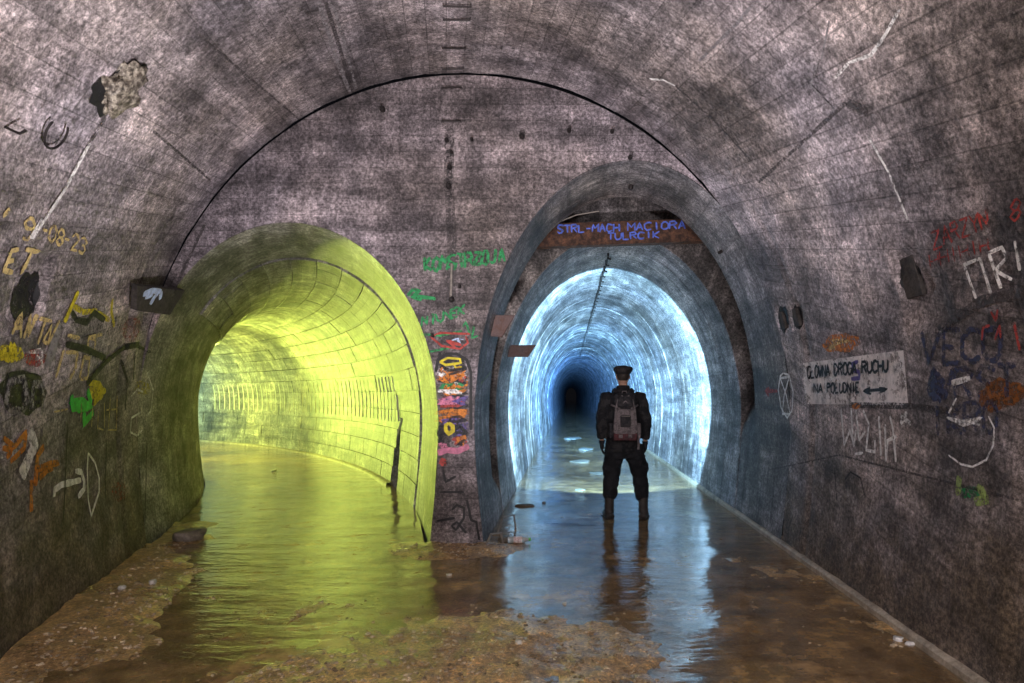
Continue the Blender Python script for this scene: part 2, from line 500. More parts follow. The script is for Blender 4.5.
for i in range(34):                                # lining rings, each cast separately
    y0 = y1; y1 = y0 + random.uniform(.55, 1.0); e = random.uniform(-.007, .007)
    ss = []
    for y, d in ((y0 + .005, .04), (y0 + .006, 0), ((y0 + y1) / 2, 0), (y1 - .006, 0), (y1 - .005, .04)):
        ss.append(((RM['c'], y), X1, 1.5 + d + e, 3.40 + d + e, y, None))
    loft('lining_ring', ss, 60, M['rtun'], wall_rt, .006)
add_bvh(wall_rt)

# ---- branch (left) tunnel, bending left
TH0, RB = R(17), 20.5
def lpath(s):
    th = TH0 + s / RB
    x = LM['c'] + RB * (math.cos(th) - math.cos(TH0)); y = YE + RB * (math.sin(th) - math.sin(TH0))
    k = sm(0, 2.2, s)
    ang = th * k
    return (x, y), (math.cos(ang), math.sin(ang))
def gap(s):
    def f(dx, z):
        return .35 * (1 - sm(.8, 1.0, z)) if dx > 0 else 0
    return f if 3.0 <= s <= 3.62 else None
secs = []
sl = list(np.linspace(0, 1.55, 16)) + [1.56] + list(np.linspace(1.7, 2.98, 8)) + [3.0, 3.2, 3.4, 3.62, 3.64] + list(np.linspace(3.9, 17, 50)) + list(np.linspace(17.5, 30, 22))
for s in sl:
    c, rv = lpath(s); a, H = (1.43 - .045 * sm(0, 1.3, s), 3.07) if s <= 1.55 else (1.40, 3.085)
    secs.append((c, rv, a, H, s, gap(s)))
wall_lt = loft('wall_left_tunnel', secs, 90, M['ltun'])
tag(wall_lt, 'concrete lining of the curving branch tunnel lit yellow-green', kind='structure')
add_bvh(wall_lt)
PR, PS = profile(1.366, 3.055, 400)
def lpoint(s, v, out=0.0):
    """point on the branch lining: s along the path, v = metres up from the right foot"""
    c, rv = lpath(s)
    q = PS[-1] - v
    dx = np.interp(q, PS, PR[:, 0]); z = np.interp(q, PS, PR[:, 1])
    d = 1e-2
    tx = np.interp(q + d, PS, PR[:, 0]) - np.interp(q - d, PS, PR[:, 0]); tz = np.interp(q + d, PS, PR[:, 1]) - np.interp(q - d, PS, PR[:, 1])
    L = math.hypot(tx, tz); nx, nz = -tz / L, tx / L      # outward
    dx += nx * out * -1; z += nz * out * -1
    return Vector((c[0] + rv[0] * dx, c[1] + rv[1] * dx, z)), Vector((rv[0] * -nx, rv[1] * -nx, -nz))
# check the direction of the normal once
_p, _n = lpoint(6, 1.2)
SGN = 1 if _n.x > 0 else -1
ROWH, COLW = .30, .92
for r in range(17):
    v0 = .12 + r * ROWH; v1 = v0 + ROWH - .009
    for q in range(17):
        s0 = 1.6 + (q - (.5 if r % 2 else 0)) * COLW; s1 = s0 + COLW - .009
        s0 = max(s0, 1.575)
        if s1 - s0 < .2 or s1 > 16.6: continue
        cut = [(s0, s1)]
        if v0 < .85 and s0 < 3.63 and s1 > 3.0: cut = [(s0, 3.0 + .18 * v0), (3.63 - .32 * v0, s1)]
        for s0_, s1_ in cut:
            if s1_ - s0_ < .06: continue
            pr = random.uniform(-.004, .006)
            VV = []
            for d in (-pr, .035):
                for i in range(3):
                    s = s0_ + (s1_ - s0_) * i / 2
                    for j in range(4):
                        v = v0 + (v1 - v0) * j / 3
                        VV.append(lpoint(s, v, d * SGN)[0])
            FF = grid_faces(3, 4)
            edge = [0, 1, 2, 3, 7, 11, 10, 9, 8, 4]
            FF += [(edge[k], edge[(k + 1) % 10], edge[(k + 1) % 10] + 12, edge[k] + 12) for k in range(10)]
            uvp = [(s0_ + (s1_ - s0_) * i / 2 + r * 3.1, v0 + (v1 - v0) * j / 3) for d in (0, 1) for i in range(3) for j in range(4)]
            mesh_obj('lining_panel', VV, FF, M['panel'], wall_lt, uvp, smooth=False)
# row of upright ribs half-way up the outer wall
M['rib'] = plain('lime_crusted_rib', (.72, .72, .68), .6, .3, 14)
for i in range(44):
    s = 3.55 + i * .262
    pts = [lpoint(s + .01 * math.sin(i * 2.3), 1.12 + .74 * t, .006 * SGN)[0] for t in np.linspace(0, 1, 6)]
    V_, F_ = tube_geo(pts, .017, 8)
    mesh_obj('wall_rib', V_, F_, M['rib'], wall_lt)
for s, v0, s1, v1 in ((3.28, 1.55, 3.16, 1.15), (2.95, 1.2, 3.25, .92)):
    a, b = lpoint(s, v0, -.02 * SGN)[0], lpoint(s1, v1, -.02 * SGN)[0]
    V_, F_ = tube_geo([a, b], .014, 6); mesh_obj('wall_rib', V_, F_, M['rib'], wall_lt)

# ------------------------------------------------------------------ floor and water
def inside_left(x, y):
    return x - (chamber_section(y)[0] - chamber_section(y)[1] + .09)
def mud(x, y):
    p = Vector((x, y, 0))
    near = (1 - sm(3.9, 4.8, y)) * (1 - sm(.30, .62, x)) + 1.15 * (1 - sm(4.6, 6.4, y)) * sm(.95, 1.3, x)
    h = -.030 + .020 * near + .020 * noise.fractal(p * 1.1, 1, 2, 5) + .012 * noise.noise(p * 6) + .007 * noise.noise(p * 15)
    d = math.hypot((x + .30) / 1.15, (y - 3.05) / 1.30); h += .022 * (1 - sm(.35, 1.25, d))
    d = math.hypot((x + 1.05) / .9, (y - 5.55) / .5); h += .06 * (1 - sm(.2, 1.1, d))
    if y < YE + 1: h += .065 * (1 - sm(0, .75, inside_left(x, min(y, YE)) + .5 * noise.noise(p * 1.5)))
    return h
V = []; F = []; VW = []; FW = []
def strip(rows, n, wet=True):
    off = len(V)
    for (l, r) in rows:
        for j in range(n):
            t = j / (n - 1); x = l[0] + (r[0] - l[0]) * t; y = l[1] + (r[1] - l[1]) * t
            V.append((x, y, mud(x, y)))
    F.extend(grid_faces(len(rows), n, off, True))
    off = len(VW)
    for (l, r) in rows[::max(1, len(rows) // 40)] + [rows[-1]]:
        VW.append((l[0], l[1], 0)); VW.append((r[0], r[1], 0))
    k = (len(VW) - off) // 2
    FW.extend(grid_faces(k, 2, off, False))
rows = []
for y in list(np.linspace(-13, 1.5, 20)) + list(np.arange(1.55, YE, .03)) + [YE]:
    c, a, H = chamber_section(y); rows.append(((c - a + .085, y), (c + a - .085, y)))
strip(rows, 190)
rows = []
for y in list(np.linspace(YE, 14, 180)) + list(np.linspace(14.3, 170, 90)): rows.append(((RM['c'] - 1.42, y), (RM['c'] + 1.42, y)))
strip(rows, 60)
rows = []
for s in list(np.linspace(0, 14, 240)) + list(np.linspace(14.3, 29.5, 60)):
    c, rv = lpath(s); rows.append(((c[0] - rv[0] * 1.30, c[1] - rv[1] * 1.30), (c[0] + rv[0] * 1.30, c[1] + rv[1] * 1.30)))
strip(rows, 60)
floor = mesh_obj('floor', V, F, M['mud']); tag(floor, 'brown muddy tunnel floor under shallow water', kind='structure')
water = mesh_obj('water', VW, FW, M['water']); tag(water, 'shallow still water covering the muddy tunnel floor', 'water', kind='stuff')

# curb along the right foot, and along the outer foot of the branch
def curb(name, line, w, h, label):
    V = []; n = len(line)
    for p, rv in line:
        for dx, z in ((-w, -.08), (-w, h * .7), (-w * .7, h), (.04, h * 1.15), (.04, -.08)):
            V.append((p[0] + rv[0] * dx, p[1] + rv[1] * dx, z + .003 * noise.noise(Vector((p[0], p[1], z)) * 5)))
    o = mesh_obj(name, V, grid_faces(n, 5, 0, True), M['curb'], smooth=False); tag(o, label, kind='structure'); return o
curb('trim_1', [((2.1 * .975 - .01, y), X1) for y in np.linspace(-1, 40, 160)], .06, .05, 'thin pale ledge along the foot of the right wall')
ln = []
for s in np.linspace(3.5, 18, 70):
    c, rv = lpath(s); ln.append(((c[0] + rv[0] * 1.27, c[1] + rv[1] * 1.27), rv))
curb('trim_2', ln, .06, .04, 'pale ledge along the outer foot of the branch tunnel')
#@@PART2
# ------------------------------------------------------------------ iron work
def cast(x, y):
    best = None
    for b, o in ent:
        h, n, i, d = b.ray_cast(CAM, ray(x, y))
        if h is not None and (best is None or d < best[2]):
            if n.dot(ray(x, y)) > 0: n = -n
            best = (h, n, d, o)
    return best
def at(x, y, Y):
    return CAM + Vector(((x - VX) / FP, 1, (VY - y) / FP)) * Y

def prism(name, quad, thick, mat, parent=None):
    q = [Vector(p) for p in quad]; n = (q[1] - q[0]).cross(q[2] - q[0]).normalized()
    if n.y > 0: n = -n
    V = [p + n * 0 for p in q] + [p - n * thick for p in q]; m = len(q)
    F = [tuple(range(m)), tuple(range(m, 2 * m))[::-1]] + [(i, i + m, (i + 1) % m + m, (i + 1) % m) for i in range(m)]
    bm = bmesh.new(); vs = [bm.verts.new(v) for v in V]
    for f in F: bm.faces.new([vs[i] for i in f])
    bmesh.ops.recalc_face_normals(bm, faces=bm.faces)
    bmesh.ops.bevel(bm, geom=bm.edges[:], offset=.004, segments=1, affect='EDGES')
    return bm_obj(name, bm, mat, parent)

# beam across the straight tunnel's door slot
beam = empty('steel_beam', (.62, 7.02, 3.205))
tag(beam, 'rusty steel beam with blue handwriting spanning the top of the right tunnel', 'beam')
bl = Vector(beam.location)
BT = Matrix.Rotation(R(-2.0), 3, 'Y')
def beam_part(name, c, d):
    v, f = box_geo((0, 0, 0), d)
    bm = bmesh.new(); vs = [bm.verts.new(BT @ (p + Vector(c))) for p in v]
    for q in f: bm.faces.new([vs[i] for i in q])
    bmesh.ops.recalc_face_normals(bm, faces=bm.faces)
    bmesh.ops.bevel(bm, geom=bm.edges[:], offset=.004, segments=1, affect='EDGES')
    return bm_obj(name, bm, M['rust'], beam)
web = beam_part('web', (0, 0, .125), (2.06, .016, .25))
beam_part('flange', (0, .05, .0), (2.06, .12, .018)); beam_part('flange', (0, .05, .25), (2.06, .12, .018))
ent.append((BVHTree.FromPolygons([v.co + bl for v in web.data.vertices], [p.vertices[:] for p in web.data.polygons]), web))

w = tube('bent_wire', [at(533, 240, 6.93), at(541, 233, 6.93), at(556, 223, 6.92), at(576, 215, 6.91), at(599, 211, 6.9)], .008, M['wire'], None, 6)
tag(w, 'thin bent wire curving over the left end of the beam', 'wire')
w = tube('bent_wire', [at(685, 216, 6.8), at(697, 226, 6.8), at(706, 240, 6.85)], .007, M['wire'], None, 6)
tag(w, 'short pale wire at the right end of the beam', 'wire')
p = prism('bracket_plate', [at(480, 315, 6.2), at(515, 315, 6.2), at(502, 337, 6.2), at(474, 335, 6.2)], .03, M['plate'])
tag(p, 'large rusty steel plate stub on the pillar side of the right tunnel', 'bracket')
p = prism('bracket_plate', [at(503, 345, 7.9), at(536, 345, 7.9), at(528, 357, 7.9), at(500, 357, 7.9)], .03, M['plate'])
tag(p, 'smaller rusty plate stub lit blue, further inside the right tunnel', 'bracket')
# arrow plate at the left mouth
pc = [cast(x, y)[0] for x, y in ((131, 283), (180, 288), (160, 311), (130, 308))]
pc = [CAM + (h - CAM) * ((h - CAM).length - .10) / (h - CAM).length for h in pc]
nn = (pc[1] - pc[0]).cross(pc[3] - pc[0]).normalized()
pc[2] = pc[2] - nn * (pc[2] - pc[0]).dot(nn)
arrow_plate = prism('arrow_plate', pc, .05, M['anchor'])
tag(arrow_plate, 'dark rusty metal plate with a small white arrow beside the left tunnel mouth', 'sign')

# rungs in the vault crown and on the end wall
def staple(x0, x1, y, d=.022, r=.007):
    a, b = cast(x0, y), cast(x1, y + random.uniform(-1, 1))
    n = a[1]
    pts = [a[0] - n * .02, a[0] + n * d, b[0] + n * d, b[0] - n * .02]
    tube('iron_rung', pts, r, M['darkmetal'], a[3], 6)
for x0, x1, y in ((443, 471, 3), (443, 470, 17), (442, 466, 46), (442, 463, 67), (442, 462, 89), (442, 461, 122)): staple(x0, x1, y)
def bolt(x, y, r=.03, d=.05, mat='darkmetal'):
    a = cast(x, y); q = a[1]
    tube('iron_bolt', [a[0] - q * .02, a[0] + q * d * .7, a[0] + q * d], [r, r, r * .6], M[mat], a[3], 8)
for x, y in ((447, 141), (452, 153), (449, 187), (450, 168), (452, 300), (460, 287), (383, 110), (472, 140), (522, 137), (569, 131), (612, 132), (630, 158), (631, 185), (722, 251), (433, 336)): bolt(x, y, random.uniform(.014, .028))
a, b = cast(452, 264), cast(451, 298)
tube('conduit', [a[0] + a[1] * .015, b[0] + b[1] * .015], .012, M['wire'], wall_end, 8)
# ring and hook high on the left wall
a = cast(50, 130)
t1 = Vector((0, 1, 0)); t1 = (t1 - a[1] * t1.dot(a[1])).normalized(); t2 = a[1].cross(t1)
tube('iron_ring', [a[0] + a[1] * .03 + (t1 * math.cos(q) + t2 * math.sin(q)) * .085 for q in np.linspace(R(150), R(400), 18)], .006, M['darkmetal'], a[3], 6)
a = cast(5, 127); tube('iron_hook', [a[0], a[0] + a[1] * .06, a[0] + a[1] * .07 + Vector((0, .02, .03))], .007, M['darkmetal'], a[3], 6)
# bracket plates sunk in the slots of the right wall
for x, y, hx, hz in ((912, 277, .09, .12), (784, 320, .045, .08), (798, 317, .045, .08)):
    a = cast(x, y); n = tmp_bvh.find_nearest(a[0])[1]
    if n.x > 0: n = -n
    t1 = Vector((0, 1, 0)); t1 = (t1 - n * t1.dot(n)).normalized(); t2 = n.cross(t1)
    q = [a[0] - n * .008 + t1 * sx * hx + t2 * sz * hz for sx, sz in ((-1, -1), (1, -1), (1, 1), (-1, 1))]
    prism('anchor_plate', q, .03, M['anchor'], wall_right)
# cable with hangers under the crown of the straight tunnel
pts = []
for y in np.linspace(8.2, 30, 45): pts.append((RM['c'] - .06 + .01 * math.sin(y * 3), y, 3.345 + .01 * math.sin(y * 5)))
v, f = tube_geo(pts, .013, 6)
cable = mesh_obj('ceiling_cable', v, f, M['darkmetal']); tag(cable, 'dark cable on hangers along the crown of the blue tunnel', 'cable')
for y in np.arange(8.3, 22, .42):
    tube('hanger', [(RM['c'] - .06, y, 3.42), (RM['c'] - .06, y, 3.32), (RM['c'] - .02, y, 3.31)], .016, M['darkmetal'], cable, 5)

# ------------------------------------------------------------------ paint
PC = dict(cream=(.62, .47, .20), yellow=(.62, .52, .02), green=(.03, .60, .06), dgreen=(.02, .26, .08), white=(.9, .88, .86), orange=(.62, .20, .02),
          red=(.40, .05, .04), pink=(.62, .20, .32), blue=(.12, .20, .80), navy=(.045, .05, .11), purple=(.13, .09, .32), black=(.012, .012, .014), grey=(.26, .24, .25), rust=(.22, .075, .012), soot=(.075, .066, .068), lime=(.32, .42, .12), skyblue=(.55, .68, .95))
PM = {}
def pm(c, wear=.44):
    key = (c, wear)
    if key not in PM: PM[key] = paint('paint_%s_%d' % (c, int(wear * 100)), PC[c], wear)
    return PM[key]
LAYER = [0]
def strokes(lines, width, colour, wear=.44, name='graffiti', label=None):
    """each line: pixel polyline -> flat ribbon of paint lying on the wall it hits"""
    LAYER[0] += 1; lift = .006 + .0004 * (LAYER[0] % 14)
    V = []; F = []; par = None
    for ln in lines:
        w = width
        pts = []
        for (x0, y0), (x1, y1) in zip(ln, ln[1:]):
            m = max(1, int(math.hypot(x1 - x0, y1 - y0) / 2.2))
            pts += [(x0 + (x1 - x0) * t / m, y0 + (y1 - y0) * t / m) for t in range(m)]
        pts.append(ln[-1])
        H = [cast(x, y) for x, y in pts]; H = [h for h in H if h]
        if len(H) < 2: continue
        if par is None: par = H[0][3]
        o = len(V)
        for i, h in enumerate(H):
            t = (H[min(i + 1, len(H) - 1)][0] - H[max(0, i - 1)][0])
            if t.length < 1e-6: t = Vector((1, 0, 0))
            sd = t.normalized().cross(h[1]).normalized()
            ww = w * .5 * (1 + .22 * noise.noise(h[0] * 9)) * (.7 if i in (0, len(H) - 1) else 1)
            c = h[0] + h[1] * lift
            V += [c + sd * ww, c - sd * ww]
        F += grid_faces(len(H), 2, o)
    if not V: return
    inv = Vector((0, 0, 0))
    if par is web: V = [v - bl for v in V]
    o = mesh_obj(name, V, F, pm(colour, wear), par, smooth=False)
    if label: o['label'] = label
    return o
def blob(cx, cy, rx, ry, colour, rot=0, wear=.46, name='paint_patch', ragged=.35, label=None, mat=None):
    LAYER[0] += 1; lift = .005 + .0003 * (LAYER[0] % 9)
    V = []; F = []; par = None; nr, na = 8, 28
    c, s = math.cos(rot), math.sin(rot)
    for i in range(nr + 1):
        for k in range(na):
            an = 2 * math.pi * k / na
            r = i / nr * (1 + ragged * noise.noise(Vector((math.cos(an) * 2 + cx, math.sin(an) * 2 + cy, 0))))
            u, v = rx * r * math.cos(an), ry * r * math.sin(an)
            h = cast(cx + u * c - v * s, cy + u * s + v * c)
            if par is None: par = h[3]
            V.append(h[0] + h[1] * lift)
    for i in range(nr):
        for k in range(na):
            F.append((i * na + k, i * na + (k + 1) % na, (i + 1) * na + (k + 1) % na, (i + 1) * na + k))
    o = mesh_obj(name, V, F, mat or pm(colour, wear), par, smooth=False)
    if label: o['label'] = label
    return o
FONT = {'A': '00-38-60 13-53', 'B': '00-08-48-66-45-04 45-62-40-00', 'C': '67-48-28-06-02-20-40-61', 'D': '00-08-38-65-63-30-00', 'E': '60-00-08-68 04-44', 'F': '00-08-68 04-44',
        'G': '67-48-28-06-02-20-40-62-64-44', 'H': '00-08 60-68 04-64', 'I': '30-38', 'J': '58-52-40-20-02', 'K': '00-08 68-04-60', 'L': '08-00-60', 'M': '00-08-34-68-60', 'N': '00-08-60-68',
        'O': '20-02-06-28-48-66-62-40-20', 'P': '00-08-48-66-45-04', 'R': '00-08-48-66-45-04 34-60', 'S': '67-48-28-06-15-53-62-40-20-01', 'T': '30-38 08-68', 'U': '08-02-20-40-62-68',
        'V': '08-30-68', 'W': '08-20-35-40-68', 'X': '00-68 08-60', 'Y': '08-34-68 34-30', 'Z': '08-68-00-60', '0': '20-02-06-28-48-66-62-40-20', '1': '16-38-30', '2': '06-28-48-66-00-60', '3': '07-28-48-66-44-62-40-20-01 24-44',
        '8': '24-06-28-48-66-44-24-02-20-40-62-44', '9': '64-44-24-06-28-48-66-62-40-10', '-': '14-54', '.': '20-21', '/': '10-58', 'h': '00-08 04-35-54-60'}
def word(txt, p0, p1, h, width, colour, wear=.44, up=(0, -1), wob=.5, lab=None, fill=.82):
    L = []; n = len(txt); ax = ((p1[0] - p0[0]) / n, (p1[1] - p0[1]) / n)
    for i, ch in enumerate(txt):
        if ch in FONT or ch in 'ŁÓ':
            base = {'Ł': 'L', 'Ó': 'O'}.get(ch, ch)
            specs = FONT[base].split() + (['-25'.strip('-') + '-57'] if ch == 'Ł' else []) + (['49-5a'] if ch == 'Ó' else [])
            for st in specs:
                ln = []
                for q in st.split('-'):
                    gx, gy = int(q[0], 16), int(q[1], 16)
                    if base == 'L' and ch == 'Ł' and st == '25-57': gx, gy = gx - 2, gy - 2
                    X = p0[0] + ax[0] * (i + .08 + gx / 6 * fill) + up[0] * h * gy / 8 + random.uniform(-wob, wob)
                    Y = p0[1] + ax[1] * (i + .08 + gx / 6 * fill) + up[1] * h * gy / 8 + random.uniform(-wob, wob)
                    ln.append((X, Y))
                L.append(ln)
    return strokes(L, width, colour, wear, 'graffiti', lab)
def scribble(cx, cy, rx, ry, n, width, colour, wear=.46, lab=None):
    pts = [(cx + random.uniform(-rx, rx), cy + random.uniform(-ry, ry)) for _ in range(n)]
    return strokes([pts], width, colour, wear, 'graffiti', lab)

# --- left wall
word('9', (19, 237), (31, 240), 20, .022, 'cream', up=(.25, -1))
strokes([[(29, 238), (41, 218)]], .03, 'white')
word('-08', (38, 236), (62, 246), 15, .02, 'cream', up=(.2, -1)); word('-23', (61, 245), (84, 254), 15, .02, 'cream', up=(.2, -1))
strokes([[(1, 216), (8, 208)]], .03, 'cream')
strokes([[(17, 249), (10, 250), (2, 270), (11, 272)], [(5, 261), (12, 260)], [(24, 249), (38, 251)], [(31, 250), (20, 273)]], .03, 'cream', .40)
strokes([[(10, 334), (20, 313), (19, 338)], [(13, 328), (20, 327)], [(22, 338), (29, 315), (26, 336), (36, 314)], [(38, 318), (50, 321)], [(44, 320), (36, 344)], [(41, 342), (50, 325), (47, 343), (42, 342)], [(47, 343), (58, 320)]], .026, 'cream', .42)
strokes([[(77, 291), (70, 306), (63, 322)]], .05, 'yellow', .40); strokes([[(111, 299), (110, 312), (113, 326)], [(96, 312), (108, 320)], [(72, 306), (82, 312), (95, 310)]], .04, 'yellow', .46)
strokes([[(66, 335), (78, 338)], [(86, 350), (87, 337), (94, 339), (93, 350)], [(88, 337), (101, 334)]], .03, 'cream', .47)
strokes([[(54, 378), (61, 353), (63, 350)], [(64, 352), (76, 352), (74, 368), (68, 379)], [(78, 378), (82, 357), (88, 358), (86, 378), (79, 379)]], .032, 'cream', .45)
strokes([[(70, 312), (75, 320), (86, 322), (92, 312), (103, 320)], [(64, 344), (84, 349), (104, 358)], [(85, 384), (104, 362), (124, 346), (138, 344)]], .05, 'black', .40)
blob(9, 354, 13, 9, 'yellow', .2, .5); scribble(9, 352, 11, 8, 9, .04, 'yellow', .42)
blob(34, 358, 11, 9, 'red', 0, .52); scribble(36, 356, 11, 8, 8, .02, 'white', .5)
blob(52, 345, 4, 24, 'grey', .3, .4)
blob(22, 392, 24, 22, 'black', 0, .42)
strokes([[(4, 405), (8, 382), (22, 378), (26, 400), (20, 412), (6, 408)], [(30, 410), (32, 384), (42, 384), (41, 412)]], .05, 'grey', .50)
blob(96, 392, 9, 9, 'yellow', -.5, .47); strokes([[(86, 382), (98, 384), (102, 392), (92, 404)]], .05, 'yellow', .40)
blob(80, 405, 11, 8, 'green', 0, .40); strokes([[(70, 395), (71, 408), (90, 404)], [(83, 412), (82, 424), (92, 412)], [(86, 390), (90, 404)]], .06, 'green', .34)
strokes([[(80, 402), (79, 422)], [(91, 407), (90, 428)], [(97, 411), (96, 428), (102, 430)], [(103, 402), (103, 428)], [(109, 396), (107, 430), (116, 430)], [(116, 396), (115, 430)], [(105, 410), (116, 409)], [(52, 412), (66, 409)]], .014, 'cream', .46)
strokes([[(130, 396), (136, 389), (142, 392)], [(140, 412), (130, 418), (129, 432), (136, 436), (141, 430)], [(146, 372), (152, 390), (150, 410), (146, 416)]], .02, 'white', .44)
blob(142, 388, 8, 7, 'yellow', 0, .54)
strokes([[(1, 438), (12, 447), (24, 432), (22, 448), (8, 462)], [(0, 448), (10, 450), (4, 458)]], .035, 'orange', .42)
strokes([[(28, 432), (34, 444), (28, 458), (20, 476)]], .10, 'white', .44); blob(8, 450, 12, 10, 'white', 0, .53)
strokes([[(43, 446), (36, 456), (34, 486)], [(36, 470), (48, 464), (58, 463)], [(38, 478), (46, 470), (52, 468)], [(30, 480), (30, 512)]], .045, 'orange', .45)
strokes([[(53, 497), (53, 490), (60, 485), (80, 480)], [(74, 471), (80, 472), (83, 481), (83, 489), (77, 497)]], .045, 'white', .36, label='white painted arrow')
strokes([[(87, 453), (94, 463), (98, 478), (98, 492), (90, 516), (87, 500), (86, 470), (87, 453)]], .022, 'white', .36, label='white painted letter D')
strokes([[(105, 440), (104, 500)], [(146, 440), (144, 520)], [(66, 430), (62, 520)]], .02, 'black', .42)
blob(118, 492, 8, 10, 'red', 0, .56); blob(92, 320, 30, 18, 'black', .3, .60)
strokes([[(118, 350), (136, 346), (150, 352)], [(120, 360), (126, 380), (124, 410)], [(134, 352), (132, 380)]], .03, 'black', .44)
blob(130, 330, 10, 12, 'red', 0, .57)
# --- arrow on the metal plate
ent.append((BVHTree.FromPolygons([v.co[:] for v in arrow_plate.data.vertices], [p.vertices[:] for p in arrow_plate.data.polygons]), arrow_plate))
strokes([[(142, 294), (150, 290), (160, 291)], [(160, 291), (159, 299)], [(158, 291), (153, 297), (149, 304)], [(144, 297), (152, 294)]], .055, 'skyblue', .30, label='white painted arrow')
# --- end wall and pillar
word('KOMSTRZOJA', (424, 272), (506, 262), 13, .028, 'dgreen', .43, wob=1.2, lab='green scrawled word')
strokes([[(408, 296), (413, 290), (420, 291), (412, 297), (422, 300)], [(414, 296), (436, 299)]], .035, 'dgreen', .42)
word('NIUNEK', (421, 327), (466, 314), 9, .022, 'dgreen', .43, wob=1.2)
strokes([[(463, 327), (466, 322), (470, 334)], [(474, 326), (472, 338), (478, 336)], [(422, 334), (440, 336), (462, 331)], [(428, 352), (444, 349), (452, 347)]], .02, 'dgreen', .44)
strokes([[(470, 334), (440, 333), (431, 337), (442, 346), (460, 349), (468, 343), (466, 336)]], .02, 'red', .42); scribble(452, 344, 10, 4, 9, .018, 'red', .40); scribble(455, 341, 9, 4, 6, .014, 'skyblue', .46)
strokes([[(440, 358), (440, 352)], [(436, 372), (438, 360), (447, 354), (457, 354), (467, 360), (471, 372), (471, 430)]], .03, 'black', .34)
blob(453, 368, 14, 12, 'black', 0, .46)
strokes([[(440, 362), (448, 358), (460, 359), (461, 363), (446, 365), (440, 362)]], .022, 'yellow', .34); strokes([[(454, 364), (456, 368), (462, 367)]], .02, 'yellow', .36)
for cx, cy, rx, ry, cs in ((453, 372, 15, 5, ('white', 'orange', 'black')), (453, 379, 16, 5, ('orange', 'white', 'black', 'red')), (454, 387, 15, 4, ('dgreen', 'dgreen', 'orange')), (453, 393, 16, 4, ('black', 'orange', 'white')), (453, 400, 16, 5, ('purple', 'pink', 'red', 'purple')), (454, 406, 15, 3, ('black', 'red')), (453, 413, 16, 4, ('orange', 'orange', 'orange')), (453, 420, 15, 4, ('orange', 'purple', 'black')), (460, 429, 9, 9, ('purple', 'navy', 'black')), (443, 429, 6, 9, ('black', 'black')), (460, 441, 7, 5, ('red', 'orange', 'black')), (444, 442, 6, 6, ('black', 'pink'))):
    blob(cx, cy, rx, ry, cs[0], 0, .53, ragged=.6)
    for c in cs: scribble(cx, cy, rx * .95, ry, 7, .024, c, .46)
strokes([[(449, 423), (453, 426), (453, 431), (449, 434), (446, 430), (446, 425), (449, 423)]], .04, 'yellow', .25, label='yellow painted ring')
scribble(452, 380, 12, 8, 9, .012, 'white', .42); scribble(453, 402, 12, 6, 8, .012, 'red', .44)
strokes([[(438, 453), (447, 450), (458, 451), (469, 446)]], .06, 'pink', .34, label='pink painted line')
blob(443, 462, 4, 4, 'red', 0, .44)
strokes([[(440, 492), (464, 492)], [(437, 521), (455, 518)], [(452, 510), (457, 505), (464, 508), (464, 518), (456, 530), (452, 526), (457, 522), (466, 533)], [(467, 500), (471, 520), (476, 522), (479, 540)], [(443, 470), (446, 482), (456, 476)]], .022, 'black', .36)
strokes([[(478, 400), (484, 360), (486, 350)], [(480, 384), (490, 372)]], .014, 'lime', .5)
# --- beam
word('STRL-MACH', (557, 233), (620, 231.5), 7.5, .020, 'blue', .34, wob=.4, lab='blue handwriting'); word('MACIORA', (627, 231), (686, 228.5), 7.5, .020, 'blue', .34, wob=.4, lab='blue handwriting'); word('TULRCIK', (607, 240), (660, 238), 6.5, .020, 'blue', .34, wob=.4, lab='blue handwriting')
# --- right wall: painted direction sign
def sign_panel():
    k = NT('whitewash'); ob = k.n('ShaderNodeTexCoord').outputs['Object']
    c = k.mix((.86, .80, .79), k.ramp(k.noise(ob, 9, 8, .75), [(.36, .45), (.48, 1), (.62, 1.15)]))
    c = k.mix(c, k.ramp(k.noise(k.mapv(ob, (14, 14, 1.5)), 1, 5, .7), [(.4, .55), (.52, 1)]), .6)
    p = k.n('ShaderNodeBsdfPrincipled'); k.l(c, p.inputs[0]); p.inputs['Roughness'].default_value = .6
    mx = k.n('ShaderNodeMixShader'); tr = k.n('ShaderNodeBsdfTransparent')
    k.l(k.ramp(k.noise(ob, 7, 9, .8), [(.41, .15), (.47, 1)]), mx.inputs[0]); k.l(tr.outputs[0], mx.inputs[1]); k.l(p.outputs[0], mx.inputs[2]); k.l(mx.outputs[0], k.out.inputs[0])
    tl, tr_, br, bl_ = (803, 363), (904, 350), (909, 405), (806, 404)
    V = []; nu, nv = 30, 14
    for i in range(nu):
        for j in range(nv):
            u, v = i / (nu - 1), j / (nv - 1)
            x = (tl[0] * (1 - u) + tr_[0] * u) * (1 - v) + (bl_[0] * (1 - u) + br[0] * u) * v
            y = (tl[1] * (1 - u) + tr_[1] * u) * (1 - v) + (bl_[1] * (1 - u) + br[1] * u) * v
            h = cast(x, y); V.append(h[0] + h[1] * .004)
    o = mesh_obj('painted_sign', V, grid_faces(nu, nv), k.m, wall_right); o['label'] = 'worn whitewashed direction sign with black lettering'
sign_panel()
word('GŁÓWNA', (808, 378), (831, 376), 11.5, .021, 'black', .30, wob=.2); word('DROGA', (835, 375.5), (858, 373.5), 11.5, .021, 'black', .30, wob=.2); word('RUCHU', (863, 373), (890, 371), 11.5, .021, 'black', .30, wob=.2)
word('NA', (815, 393), (824, 393), 9, .02, 'black', .30, wob=.2); word('POŁUDNIE', (828, 393), (861, 392), 9.5, .02, 'black', .30, wob=.2)
strokes([[(865, 391), (888, 389)], [(871, 388), (864, 391), (872, 394)], [(880, 388), (888, 389), (881, 392)]], .02, 'black', .36)
